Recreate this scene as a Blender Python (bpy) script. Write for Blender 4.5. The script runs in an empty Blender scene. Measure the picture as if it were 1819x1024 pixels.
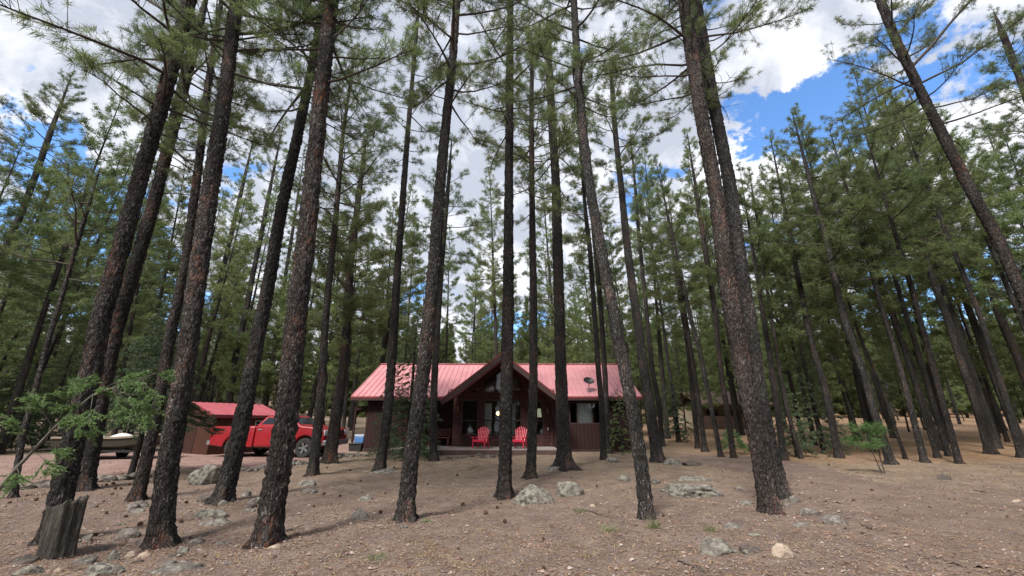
import bpy, math, random
import numpy as np
from mathutils import Vector, Matrix
R_ = math.radians
scn = bpy.context.scene
COL = scn.collection

# ------------------------------------------------------------------ camera
F, CX, CY = 720.0, 909.5, 512.0          # focal length and centre in photo pixels (1819 wide)
PITCH, EYE = R_(18.43), 1.55
cam_d = bpy.data.cameras.new('camera')
cam_d.sensor_width = 36.0
cam_d.lens = F / 1819.0 * 36.0
cam_d.clip_start, cam_d.clip_end = 0.05, 2000
cam = bpy.data.objects.new('camera', cam_d)
COL.objects.link(cam)
cam.location = (0, 0, EYE)
cam.rotation_euler = (math.pi/2 + PITCH, 0, 0)
scn.camera = cam
scn.view_settings.view_transform = 'Standard'
scn.view_settings.look = 'None'
scn.view_settings.exposure = 0.0
scn.view_settings.gamma = 1.0
scn.render.resolution_x, scn.render.resolution_y = 1024, 576
scn.cycles.max_bounces = 5
scn.cycles.diffuse_bounces = 4
scn.cycles.glossy_bounces = 2
scn.cycles.transmission_bounces = 3
scn.cycles.transparent_max_bounces = 6
scn.cycles.sample_clamp_indirect = 4.0

FW = np.array([0, math.cos(PITCH), math.sin(PITCH)])
UP = np.array([0, -math.sin(PITCH), math.cos(PITCH)])
def ray(u, v):
    return np.array([1.0, 0, 0])*(u-CX)/F + FW - UP*(v-CY)/F
def project(p):
    d = np.array(p, float) - np.array([0, 0, EYE])
    z = d @ FW
    return CX + F*d[0]/z, CY - F*(d @ UP)/z
def at_plane(u, v, Y):
    d = ray(u, v); t = Y/d[1]
    return np.array([0, 0, EYE]) + d*t

# ------------------------------------------------------------------ world and sun
SUN_EL, SUN_AZ = R_(50), R_(208)           # azimuth clockwise from +Y
w = bpy.data.worlds.new('World'); scn.world = w; w.use_nodes = True
NT = w.node_tree; NT.nodes.clear()
def nn(nt, typ, **kw):
    n = nt.nodes.new(typ)
    for k, v in kw.items(): setattr(n, k, v)
    return n
def setin(nt, node, key, val):
    if isinstance(val, bpy.types.NodeSocket): nt.links.new(val, node.inputs[key])
    else: node.inputs[key].default_value = val
def math_n(nt, op, a, b=0.0, clamp=False):
    n = nn(nt, 'ShaderNodeMath', operation=op, use_clamp=clamp)
    setin(nt, n, 0, a); setin(nt, n, 1, b)
    return n.outputs[0]
def mrange(nt, v, a, b, c, d, smooth=True):
    n = nn(nt, 'ShaderNodeMapRange')
    n.interpolation_type = 'SMOOTHSTEP' if smooth else 'LINEAR'
    n.clamp = True if not smooth else n.clamp
    setin(nt, n, 0, v)
    for i, x in enumerate((a, b, c, d)): n.inputs[i+1].default_value = x
    return n.outputs[0]
def mixc(nt, fac, a, b, blend='MIX'):
    n = nn(nt, 'ShaderNodeMix', data_type='RGBA', blend_type=blend)
    setin(nt, n, 0, fac); setin(nt, n, 6, a); setin(nt, n, 7, b)
    return n.outputs[2]
def noise(nt, vec, scale, detail=4, rough=0.55, dist=0.0):
    n = nn(nt, 'ShaderNodeTexNoise')
    if vec is not None: nt.links.new(vec, n.inputs['Vector'])
    n.inputs['Scale'].default_value = scale; n.inputs['Detail'].default_value = detail
    n.inputs['Roughness'].default_value = rough; n.inputs['Distortion'].default_value = dist
    return n.outputs[0]

sky = nn(NT, 'ShaderNodeTexSky', sky_type='NISHITA')
sky.sun_disc = False; sky.sun_elevation = SUN_EL; sky.sun_rotation = SUN_AZ
sky.altitude = 2000; sky.air_density = 1.0; sky.dust_density = 0.3; sky.ozone_density = 3.0
hs = nn(NT, 'ShaderNodeHueSaturation'); hs.inputs['Saturation'].default_value = 1.12; hs.inputs['Value'].default_value = 1.9
NT.links.new(sky.outputs[0], hs.inputs['Color'])
tc = nn(NT, 'ShaderNodeTexCoord')
nrm = nn(NT, 'ShaderNodeVectorMath', operation='NORMALIZE'); NT.links.new(tc.outputs['Generated'], nrm.inputs[0])
D = nrm.outputs[0]
sep = nn(NT, 'ShaderNodeSeparateXYZ'); NT.links.new(D, sep.inputs[0])
zz = math_n(NT, 'ADD', math_n(NT, 'MAXIMUM', sep.outputs[2], 0.0), 0.35)
cmb = nn(NT, 'ShaderNodeCombineXYZ')
setin(NT, cmb, 0, math_n(NT, 'DIVIDE', sep.outputs[0], zz)); setin(NT, cmb, 1, math_n(NT, 'DIVIDE', sep.outputs[1], zz))
P2 = cmb.outputs[0]
n1 = noise(NT, P2, 3.2, 9, 0.58, 0.3)
cover = math_n(NT, 'ADD', math_n(NT, 'MULTIPLY', math_n(NT, 'SUBTRACT', n1, 0.5), 2.2), 0.76)
cover = math_n(NT, 'ADD', cover, math_n(NT, 'MULTIPLY', math_n(NT, 'SUBTRACT', noise(NT, P2, 13, 7, 0.62, 0.5), 0.5), 0.9))
holes = [(1165, 300, .10, .8), (1310, 195, .08, .95), (1400, 235, .10, .9), (1470, 180, .09, .8), (1580, 110, .09, .75), (1700, 70, .1, .7),
         (185, 380, .13, 1.0), (40, 145, .06, .9), (130, 480, .15, .8), (560, 320, .09, .6), (1590, 555, .12, 1.0), (930, 580, .09, .8),
         (1700, 500, .12, .9), (30, 300, .10, .7), (720, 560, .07, .7), (850, 600, .08, .7), (1130, 380, .08, .7), (400, 300, .08, .6), (340, 560, .1, .6)]
wn = nn(NT, 'ShaderNodeTexNoise'); NT.links.new(D, wn.inputs['Vector']); wn.inputs['Scale'].default_value = 7; wn.inputs['Detail'].default_value = 7; wn.inputs['Roughness'].default_value = 0.62
ws = nn(NT, 'ShaderNodeVectorMath', operation='SUBTRACT'); NT.links.new(wn.outputs['Color'], ws.inputs[0]); ws.inputs[1].default_value = (0.5, 0.5, 0.5)
wm = nn(NT, 'ShaderNodeVectorMath', operation='SCALE'); NT.links.new(ws.outputs[0], wm.inputs[0]); wm.inputs['Scale'].default_value = 0.34
wd = nn(NT, 'ShaderNodeVectorMath', operation='ADD'); NT.links.new(D, wd.inputs[0]); NT.links.new(wm.outputs[0], wd.inputs[1])
DW = wd.outputs[0]
for (u, v, rad, s) in holes:
    d = ray(u, v); d = d/np.linalg.norm(d)
    dp = nn(NT, 'ShaderNodeVectorMath', operation='DISTANCE')
    NT.links.new(DW, dp.inputs[0]); dp.inputs[1].default_value = tuple(d)
    h = mrange(NT, dp.outputs['Value'], rad*0.15, rad*1.25, s*0.62, 0.0)
    cover = math_n(NT, 'SUBTRACT', cover, h)
mask = mrange(NT, cover, 0.26, 0.50, 0.0, 1.0)
n2 = noise(NT, P2, 4.2, 9, 0.62, 0.4)
gd = nn(NT, 'ShaderNodeVectorMath', operation='DISTANCE'); dd = ray(640, 60); dd = dd/np.linalg.norm(dd)
NT.links.new(D, gd.inputs[0]); gd.inputs[1].default_value = tuple(dd)
grey = math_n(NT, 'ADD', mrange(NT, n2, 0.36, 0.62, 0.0, 1.0), mrange(NT, gd.outputs['Value'], 0.15, 0.9, 0.5, 0.0), clamp=True)
cloud = mixc(NT, grey, (6.1, 6.2, 6.45, 1), (3.2, 3.45, 4.05, 1))
bg = nn(NT, 'ShaderNodeBackground'); bg.inputs['Strength'].default_value = 0.10
NT.links.new(mixc(NT, mask, hs.outputs[0], cloud), bg.inputs['Color'])
wo = nn(NT, 'ShaderNodeOutputWorld'); NT.links.new(bg.outputs[0], wo.inputs[0])

sl = bpy.data.lights.new('sun', 'SUN'); sl.energy = 3.0; sl.angle = R_(14); sl.color = (1.0, 0.95, 0.87)
so = bpy.data.objects.new('sun', sl); COL.objects.link(so)
sdir = Vector((math.sin(SUN_AZ)*math.cos(SUN_EL), math.cos(SUN_AZ)*math.cos(SUN_EL), math.sin(SUN_EL)))
so.rotation_euler = sdir.to_track_quat('Z', 'Y').to_euler(); so.location = (0, -10, 30)
scn.view_settings.exposure = 1.0

# ------------------------------------------------------------------ terrain
def gz(x, y):
    x = np.asarray(x, float); y = np.asarray(y, float)
    s = np.clip((y-9)/11, 0, 1); s = s*s*(3-2*s)
    r = 0.045*4*np.log1p(np.exp(np.clip((y-27)/4, -30, 30)))
    r = 7*np.tanh(r/7)+np.clip((y-95)/60, 0, 1)**2*16
    n = 0.025*np.sin(1.1*x+0.6*y)+0.02*np.sin(2.3*y-1.7*x+1)+0.012*np.sin(4.1*x+3.3*y)
    n = n*np.clip(1-(y-16)/5, 0.15, 1)
    return 0.09*s + r + n
def on_ground(u, v):
    d = ray(u, v); o = np.array([0, 0, EYE]); a, b = 2.0, 2.0
    t = 2.0
    while t < 300:
        p = o+d*t
        if p[2] < gz(p[0], p[1]): break
        a = t; t *= 1.01
    b = t
    for _ in range(30):
        m = (a+b)/2; p = o+d*m
        if p[2] < gz(p[0], p[1]): b = m
        else: a = m
    p = o+d*b
    return np.array([p[0], p[1], float(gz(p[0], p[1]))])

# ------------------------------------------------------------------ object helpers
def link(o, parent=None):
    COL.objects.link(o)
    if parent is not None: o.parent = parent
    return o
def tag(o, label=None, cat=None, group=None, kind=None):
    if label: o['label'] = label
    if cat: o['category'] = cat
    if group: o['group'] = group
    if kind: o['kind'] = kind
    return o
def thing(name, label, cat, loc=(0, 0, 0), rz=0.0, group=None):
    o = bpy.data.objects.new(name, None); o.empty_display_size = 0.2
    o.location = tuple(float(c) for c in loc); o.rotation_euler = (0, 0, rz)
    link(o); return tag(o, label, cat, group)
def mesh_np(name, V, tris=None, quads=None, mt=None, mq=None, smooth=True, tone=None):
    me = bpy.data.meshes.new(name)
    V = np.asarray(V, np.float32).reshape(-1, 3)
    tris = np.zeros((0, 3), np.int32) if tris is None else np.asarray(tris, np.int32).reshape(-1, 3)
    quads = np.zeros((0, 4), np.int32) if quads is None else np.asarray(quads, np.int32).reshape(-1, 4)
    nt, nq = len(tris), len(quads)
    me.vertices.add(len(V)); me.vertices.foreach_set('co', V.ravel())
    me.loops.add(nt*3+nq*4)
    me.loops.foreach_set('vertex_index', np.concatenate([tris.ravel(), quads.ravel()]).astype(np.int32))
    me.polygons.add(nt+nq)
    st = np.concatenate([np.arange(nt)*3, nt*3+np.arange(nq)*4]).astype(np.int32)
    me.polygons.foreach_set('loop_start', st)
    me.polygons.foreach_set('loop_total', np.concatenate([np.full(nt, 3), np.full(nq, 4)]).astype(np.int32))
    mi = np.concatenate([np.zeros(nt, int) if mt is None else np.broadcast_to(mt, nt), np.zeros(nq, int) if mq is None else np.broadcast_to(mq, nq)])
    me.polygons.foreach_set('material_index', mi.astype(np.int32))
    me.polygons.foreach_set('use_smooth', np.full(nt+nq, smooth))
    if tone is not None:
        a = me.attributes.new('tone', 'FLOAT', 'POINT'); a.data.foreach_set('value', np.asarray(tone, np.float32))
    me.update(calc_edges=True)
    return me
def obj(name, me, mats, parent=None, loc=None):
    o = bpy.data.objects.new(name, me)
    if len(me.materials) == 0:
        for m in (mats if isinstance(mats, (list, tuple)) else [mats]): me.materials.append(m)
    if loc is not None: o.location = tuple(float(c) for c in loc)
    return link(o, parent)

class MB:
    def __init__(s): s.v = []; s.f = []; s.m = []
    def add(s, vs, fs, m=0):
        k = len(s.v); s.v += [tuple(map(float, v)) for v in vs]
        for f in fs: s.f.append([i+k for i in f]); s.m.append(m)
        return s
    def box(s, x0, x1, y0, y1, z0, z1, m=0):
        vs = [(x0, y0, z0), (x1, y0, z0), (x1, y1, z0), (x0, y1, z0), (x0, y0, z1), (x1, y0, z1), (x1, y1, z1), (x0, y1, z1)]
        return s.add(vs, [(3, 2, 1, 0), (4, 5, 6, 7), (0, 1, 5, 4), (1, 2, 6, 5), (2, 3, 7, 6), (3, 0, 4, 7)], m)
    def bar(s, a, b, wx, wz, up=(0, 0, 1), m=0):
        a, b = Vector(a), Vector(b); d = (b-a).normalized(); u = Vector(up)
        sx = d.cross(u).normalized()*wx/2; sz = sx.cross(d).normalized()*wz/2
        vs = [a-sx-sz, a+sx-sz, a+sx+sz, a-sx+sz, b-sx-sz, b+sx-sz, b+sx+sz, b-sx+sz]
        return s.add(vs, [(3, 2, 1, 0), (4, 5, 6, 7), (0, 1, 5, 4), (1, 2, 6, 5), (2, 3, 7, 6), (3, 0, 4, 7)], m)
    def prism(s, pts, lo, hi, axis='y', m=0):
        n = len(pts)
        def mk(p, d):
            return {'y': (p[0], d, p[1]), 'x': (d, p[0], p[1]), 'z': (p[0], p[1], d)}[axis]
        vs = [mk(p, lo) for p in pts]+[mk(p, hi) for p in pts]
        fs = [tuple(range(n)), tuple(range(2*n-1, n-1, -1))]
        fs += [(i, i+n, (i+1) % n+n, (i+1) % n) for i in range(n)]
        return s.add(vs, fs, m)
    def tube(s, pts, rad, n=8, m=0, cap=True):
        pts = [Vector(p) for p in pts]
        if not isinstance(rad, (list, tuple)): rad = [rad]*len(pts)
        vs = []
        for i, p in enumerate(pts):
            d = (pts[min(i+1, len(pts)-1)]-pts[max(i-1, 0)]).normalized()
            a = d.orthogonal().normalized() if i == 0 else (a-d*a.dot(d)).normalized()
            b = d.cross(a)
            for k in range(n):
                t = 2*math.pi*k/n; vs.append(p+(a*math.cos(t)+b*math.sin(t))*rad[i])
        fs = []
        for i in range(len(pts)-1):
            for k in range(n): fs.append((i*n+k, i*n+(k+1) % n, (i+1)*n+(k+1) % n, (i+1)*n+k))
        if cap:
            fs.append(tuple(range(n-1, -1, -1))); fs.append(tuple(range((len(pts)-1)*n, len(pts)*n)))
        return s.add(vs, fs, m)
    def lathe(s, prof, c=(0, 0, 0), n=20, axis='z', m=0, cap=True):
        vs = []
        for (r, h) in prof:
            for k in range(n):
                t = 2*math.pi*k/n; a, b = r*math.cos(t), r*math.sin(t)
                p = {'z': (a, b, h), 'y': (a, h, b), 'x': (h, a, b)}[axis]
                vs.append((p[0]+c[0], p[1]+c[1], p[2]+c[2]))
        fs = []
        for i in range(len(prof)-1):
            for k in range(n): fs.append((i*n+k, i*n+(k+1) % n, (i+1)*n+(k+1) % n, (i+1)*n+k))
        if cap: fs.append(tuple(range(n))); fs.append(tuple(range((len(prof)-1)*n, len(prof)*n)))
        return s.add(vs, fs, m)
    def ball(s, c, r, n=14, m=0, sz=1.0):
        prof = [(max(1e-3, r*math.sin(math.pi*i/8)), -r*sz*math.cos(math.pi*i/8)) for i in range(9)]
        return s.lathe(prof, c, n, 'z', m)
    def build(s, name, mats, parent=None, bevel=0.0, smooth=False, loc=None, seg=2):
        me = bpy.data.meshes.new(name); me.from_pydata(s.v, [], s.f); me.update()
        import bmesh
        bm = bmesh.new(); bm.from_mesh(me); bmesh.ops.recalc_face_normals(bm, faces=bm.faces); bm.to_mesh(me); bm.free()
        me.polygons.foreach_set('material_index', s.m)
        o = obj(name, me, mats, parent, loc)
        if smooth:
            me.polygons.foreach_set('use_smooth', [True]*len(me.polygons))
            try: me.set_sharp_from_angle(angle=R_(40))
            except Exception: pass
        if bevel:
            b = o.modifiers.new('bevel', 'BEVEL'); b.width = bevel; b.segments = seg; b.limit_method = 'ANGLE'; b.angle_limit = R_(35)
        return o

# ------------------------------------------------------------------ materials
def newmat(name):
    m = bpy.data.materials.new(name); m.use_nodes = True
    nt = m.node_tree; b = nt.nodes['Principled BSDF']
    return m, nt, b
def objco(nt, scale=None):
    t = nn(nt, 'ShaderNodeTexCoord')
    if scale is None: return t.outputs['Object']
    mp = nn(nt, 'ShaderNodeMapping'); nt.links.new(t.outputs['Object'], mp.inputs[0]); mp.inputs['Scale'].default_value = scale
    return mp.outputs[0]
def bump(nt, b, h, strength=0.5, dist=0.01):
    n = nn(nt, 'ShaderNodeBump'); n.inputs['Strength'].default_value = strength; n.inputs['Distance'].default_value = dist
    nt.links.new(h, n.inputs['Height']); nt.links.new(n.outputs[0], b.inputs['Normal'])
def c4(c): return (c[0], c[1], c[2], 1)
def basic(name, a, b2=None, rough=0.7, scale=6.0, bstr=0.2, bscale=40.0, metal=0.0, stretch=None, coat=0.0, spec=None):
    m, nt, b = newmat(name)
    if b2 is None: b2 = tuple(x*0.75 for x in a)
    co = objco(nt, stretch)
    f = mrange(nt, noise(nt, co, scale, 6, 0.6), 0.3, 0.7, 0, 1)
    nt.links.new(mixc(nt, f, c4(a), c4(b2)), b.inputs['Base Color'])
    rr = mrange(nt, noise(nt, co, scale*2.3, 4), 0.3, 0.7, max(0.02, rough-0.08), min(1, rough+0.08))
    nt.links.new(rr, b.inputs['Roughness'])
    b.inputs['Metallic'].default_value = metal
    if spec is not None: b.inputs['Specular IOR Level'].default_value = spec
    if coat: b.inputs['Coat Weight'].default_value = coat; b.inputs['Coat Roughness'].default_value = 0.05
    if bstr: bump(nt, b, noise(nt, co, bscale, 5), bstr, 0.01)
    return m

def bark_mat(name, dark, mid, pale, red, redamt):
    m, nt, b = newmat(name)
    co = objco(nt, (1, 1, 0.36))
    vo = nn(nt, 'ShaderNodeTexVoronoi', feature='DISTANCE_TO_EDGE'); vo.inputs['Scale'].default_value = 26
    wv = nn(nt, 'ShaderNodeVectorMath', operation='ADD'); nt.links.new(co, wv.inputs[0])
    nz = nn(nt, 'ShaderNodeTexNoise'); nt.links.new(co, nz.inputs['Vector']); nz.inputs['Scale'].default_value = 9
    sc = nn(nt, 'ShaderNodeVectorMath', operation='SCALE'); nt.links.new(nz.outputs[1], sc.inputs[0]); sc.inputs['Scale'].default_value = 0.14
    nt.links.new(sc.outputs[0], wv.inputs[1]); nt.links.new(wv.outputs[0], vo.inputs['Vector'])
    edge = mrange(nt, vo.outputs['Distance'], 0.0, 0.20, 0.25, 1)
    vc = nn(nt, 'ShaderNodeTexVoronoi', feature='F1'); vc.inputs['Scale'].default_value = 26; nt.links.new(wv.outputs[0], vc.inputs['Vector'])
    spc = nn(nt, 'ShaderNodeSeparateColor'); nt.links.new(vc.outputs['Color'], spc.inputs[0])
    col = mixc(nt, edge, c4(dark), c4(mid))
    fl = math_n(nt, 'MULTIPLY', mrange(nt, spc.outputs[0], 0.2, 0.8, 0.25, 1), mrange(nt, noise(nt, co, 42, 5, 0.65), 0.48, 0.62, 0, 1))
    col = mixc(nt, math_n(nt, 'MULTIPLY', fl, edge), col, c4(pale))
    rd = math_n(nt, 'MULTIPLY', mrange(nt, noise(nt, co, 2.2, 3), 0.5, 0.7, 0, 1), mrange(nt, spc.outputs[1], 0.4, 0.9, 0, redamt))
    col = mixc(nt, rd, col, c4(red))
    oi = nn(nt, 'ShaderNodeObjectInfo'); hv = nn(nt, 'ShaderNodeHueSaturation'); nt.links.new(col, hv.inputs['Color'])
    lf = mrange(nt, noise(nt, objco(nt, (1.6, 1.6, 0.5)), 1.7, 4, 0.6), 0.3, 0.7, 0.6, 1.35)
    nt.links.new(math_n(nt, 'MULTIPLY', lf, mrange(nt, oi.outputs['Random'], 0, 1, 0.8, 1.2, False)), hv.inputs['Value']); nt.links.new(mrange(nt, math_n(nt, 'FRACT', math_n(nt, 'MULTIPLY', oi.outputs['Random'], 5.7)), 0, 1, 0.6, 1.35, False), hv.inputs['Saturation'])
    nt.links.new(hv.outputs[0], b.inputs['Base Color']); b.inputs['Roughness'].default_value = 0.9
    b.inputs['Specular IOR Level'].default_value = 0.2
    h = math_n(nt, 'ADD', math_n(nt, 'MULTIPLY', edge, 0.8), math_n(nt, 'MULTIPLY', noise(nt, co, 45, 6, 0.65), 0.6))
    bump(nt, b, h, 0.9, 0.03)
    return m
BARK = bark_mat('bark', (0.011, 0.0095, 0.009), (0.038, 0.033, 0.031), (0.145, 0.132, 0.128), (0.16, 0.075, 0.05), 0.65)
BARK_RED = bark_mat('reddish_bark', (0.012, 0.010, 0.0095), (0.044, 0.034, 0.031), (0.15, 0.128, 0.122), (0.17, 0.075, 0.05), 0.7)
BARK_FAR = bark_mat('far_bark', (0.014, 0.012, 0.011), (0.040, 0.034, 0.031), (0.12, 0.11, 0.10), (0.09, 0.05, 0.036), 0.4)
TWIG = basic('twig_bark', (0.045, 0.036, 0.030), (0.08, 0.066, 0.056), 0.9, 12, 0.3, 60)

def leaf_mat(name, c1, c2, c3, trans=0.35):
    m, nt, b = newmat(name)
    at = nn(nt, 'ShaderNodeAttribute'); at.attribute_name = 'tone'
    oi = nn(nt, 'ShaderNodeObjectInfo')
    col = mixc(nt, mrange(nt, at.outputs['Fac'], 0.0, 0.6, 0, 1, False), c4(c1), c4(c2))
    col = mixc(nt, mrange(nt, at.outputs['Fac'], 0.72, 1.0, 0, 1, False), col, c4(c3))
    hv = nn(nt, 'ShaderNodeHueSaturation'); nt.links.new(col, hv.inputs['Color'])
    nt.links.new(mrange(nt, oi.outputs['Random'], 0, 1, 0.8, 1.25, False), hv.inputs['Value'])
    nt.links.new(mrange(nt, math_n(nt, 'FRACT', math_n(nt, 'MULTIPLY', oi.outputs['Random'], 7.31)), 0, 1, 0.485, 0.52, False), hv.inputs['Hue'])
    nt.links.new(hv.outputs[0], b.inputs['Base Color'])
    b.inputs['Roughness'].default_value = 0.55; b.inputs['Specular IOR Level'].default_value = 0.3
    tr = nn(nt, 'ShaderNodeBsdfTranslucent'); nt.links.new(hv.outputs[0], tr.inputs[0])
    mx = nn(nt, 'ShaderNodeMixShader'); mx.inputs[0].default_value = trans
    nt.links.new(b.outputs[0], mx.inputs[1]); nt.links.new(tr.outputs[0], mx.inputs[2])
    nt.links.new(mx.outputs[0], nt.nodes['Material Output'].inputs[0])
    return m
NEEDLE = leaf_mat('pine_needles', (0.125, 0.160, 0.070), (0.200, 0.245, 0.098), (0.290, 0.305, 0.140), 0.55)
FIRLEAF = leaf_mat('fir_needles', (0.085, 0.130, 0.080), (0.120, 0.170, 0.085), (0.18, 0.23, 0.10))
LEAFGREEN = leaf_mat('sapling_leaves', (0.11, 0.19, 0.07), (0.16, 0.26, 0.09), (0.23, 0.34, 0.13))
GRASSM = leaf_mat('grass_blades', (0.20, 0.17, 0.08), (0.34, 0.28, 0.15), (0.42, 0.36, 0.20), 0.2)
GREENGRASS = leaf_mat('green_grass_blades', (0.09, 0.15, 0.05), (0.14, 0.20, 0.07), (0.25, 0.26, 0.11), 0.25)

def ground_mat():
    m, nt, b = newmat('forest_floor')
    co = objco(nt)
    sp = nn(nt, 'ShaderNodeSeparateXYZ'); nt.links.new(co, sp.inputs[0])
    big = noise(nt, co, 0.35, 5, 0.6); med = noise(nt, co, 2.2, 6, 0.65); fine = noise(nt, co, 30, 5, 0.7)
    col = mixc(nt, mrange(nt, med, 0.35, 0.65, 0, 1), (0.125, 0.092, 0.080, 1), (0.190, 0.142, 0.120, 1))
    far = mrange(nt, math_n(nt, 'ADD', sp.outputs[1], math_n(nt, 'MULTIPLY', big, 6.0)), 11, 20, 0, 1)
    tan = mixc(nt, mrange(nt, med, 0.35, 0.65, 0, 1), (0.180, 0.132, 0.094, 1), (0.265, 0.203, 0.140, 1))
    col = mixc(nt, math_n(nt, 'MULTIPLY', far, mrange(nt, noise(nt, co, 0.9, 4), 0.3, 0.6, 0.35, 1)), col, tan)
    org = mrange(nt, math_n(nt, 'ADD', sp.outputs[0], math_n(nt, 'MULTIPLY', big, 5.0)), 9, 15, 0, 1)
    org = math_n(nt, 'MULTIPLY', org, mrange(nt, sp.outputs[1], 15.5, 19, 0, 1))
    col = mixc(nt, org, col, mixc(nt, mrange(nt, med, 0.35, 0.65, 0, 1), (0.190, 0.115, 0.064, 1), (0.280, 0.180, 0.105, 1)))
    col = mixc(nt, mrange(nt, noise(nt, co, 9, 6, 0.75), 0.50, 0.66, 0, 0.65), col, (0.105, 0.070, 0.056, 1))
    spk = mrange(nt, noise(nt, co, 62, 3, 0.7), 0.57, 0.66, 0, 0.8)
    col = mixc(nt, spk, col, (0.45, 0.38, 0.34, 1))
    dk = mrange(nt, noise(nt, co, 48, 4, 0.7), 0.57, 0.70, 0, 0.75)
    col = mixc(nt, dk, col, (0.075, 0.048, 0.038, 1))
    st = mrange(nt, noise(nt, co, 1.3, 6, 0.7), 0.58, 0.72, 0, 0.55)
    col = mixc(nt, st, col, (0.36, 0.28, 0.175, 1))
    nt.links.new(col, b.inputs['Base Color']); b.inputs['Roughness'].default_value = 0.95
    b.inputs['Specular IOR Level'].default_value = 0.15
    bump(nt, b, math_n(nt, 'ADD', math_n(nt, 'MULTIPLY', fine, 0.5), math_n(nt, 'MULTIPLY', med, 1.0)), 0.8, 0.05)
    return m
GROUND = ground_mat()
def gravel_mat(name, a, b2, sp_col):
    m, nt, b = newmat(name)
    co = objco(nt)
    col = mixc(nt, mrange(nt, noise(nt, co, 1.1, 6, 0.65), 0.35, 0.65, 0, 1), c4(a), c4(b2))
    col = mixc(nt, mrange(nt, noise(nt, co, 60, 3, 0.7), 0.58, 0.70, 0, 0.6), col, c4(sp_col))
    col = mixc(nt, mrange(nt, noise(nt, co, 42, 4, 0.7), 0.58, 0.70, 0, 0.6), col, c4(tuple(x*0.35 for x in a)))
    nt.links.new(col, b.inputs['Base Color']); b.inputs['Roughness'].default_value = 0.95
    b.inputs['Specular IOR Level'].default_value = 0.15
    bump(nt, b, noise(nt, co, 40, 6, 0.7), 0.7, 0.03)
    return m
DRIVE = gravel_mat('pink_gravel', (0.215, 0.135, 0.120), (0.285, 0.195, 0.172), (0.55, 0.45, 0.42))
TRACK = gravel_mat('packed_dirt', (0.140, 0.102, 0.086), (0.195, 0.145, 0.122), (0.33, 0.28, 0.24))

def rock_mat(name, a, b2, lich, amt):
    m, nt, b = newmat(name)
    t = nn(nt, 'ShaderNodeTexCoord'); oi = nn(nt, 'ShaderNodeObjectInfo')
    ad = nn(nt, 'ShaderNodeVectorMath', operation='ADD'); nt.links.new(t.outputs['Object'], ad.inputs[0])
    cb = nn(nt, 'ShaderNodeCombineXYZ'); setin(nt, cb, 0, math_n(nt, 'MULTIPLY', oi.outputs['Random'], 50.0)); nt.links.new(cb.outputs[0], ad.inputs[1])
    co = ad.outputs[0]
    col = mixc(nt, mrange(nt, noise(nt, co, 5, 6, 0.65), 0.35, 0.65, 0, 1), c4(a), c4(b2))
    l = mrange(nt, noise(nt, co, 11, 7, 0.7), 0.60-0.2*amt, 0.70-0.14*amt, 0, 0.85)
    col = mixc(nt, l, col, c4(lich))
    col = mixc(nt, mrange(nt, noise(nt, co, 26, 5, 0.7), 0.60, 0.68, 0, 0.8), col, c4(tuple(x*0.3 for x in a)))
    nt.links.new(col, b.inputs['Base Color']); b.inputs['Roughness'].default_value = 0.92; b.inputs['Specular IOR Level'].default_value = 0.2
    bump(nt, b, math_n(nt, 'ADD', noise(nt, co, 9, 7, 0.7), math_n(nt, 'MULTIPLY', noise(nt, co, 40, 5, 0.7), 0.4)), 0.8, 0.05)
    return m
ROCK = rock_mat('grey_rock', (0.090, 0.077, 0.069), (0.155, 0.135, 0.122), (0.26, 0.245, 0.22), 0.65)
ROCK_DARK = rock_mat('dark_rock', (0.065, 0.053, 0.047), (0.115, 0.097, 0.087), (0.22, 0.215, 0.18), 0.4)
ROCK_TAN = rock_mat('tan_rock', (0.33, 0.25, 0.19), (0.42, 0.34, 0.27), (0.46, 0.40, 0.33), 0.5)
ROCK_GREEN = rock_mat('lichen_rock', (0.085, 0.072, 0.066), (0.145, 0.125, 0.115), (0.27, 0.265, 0.225), 0.85)
# ------------------------------------------------------------------ ground, drive, track
def axis(lo, flo, fhi, hi, fs, cs):
    return np.unique(np.concatenate([np.arange(lo, flo, cs), np.arange(flo, fhi, fs), np.arange(fhi, hi+cs, cs)]))
gx = axis(-220, -26, 30, 220, 0.2, 4.0); gy = axis(-30, 0, 26, 260, 0.16, 3.0)
X, Yg = np.meshgrid(gx, gy); Zg = gz(X, Yg)
_rs = np.random.RandomState(3)
Zg = Zg + _rs.normal(0, 0.006, Zg.shape)*(Yg < 26)
nx, ny = len(gx), len(gy)
ii = (np.arange(ny-1)[:, None]*nx+np.arange(nx-1)[None]).ravel()
me = mesh_np('ground', np.stack([X, Yg, Zg], -1), quads=np.stack([ii, ii+1, ii+nx+1, ii+nx], 1))
tag(obj('ground', me, GROUND), kind='structure')

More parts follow.
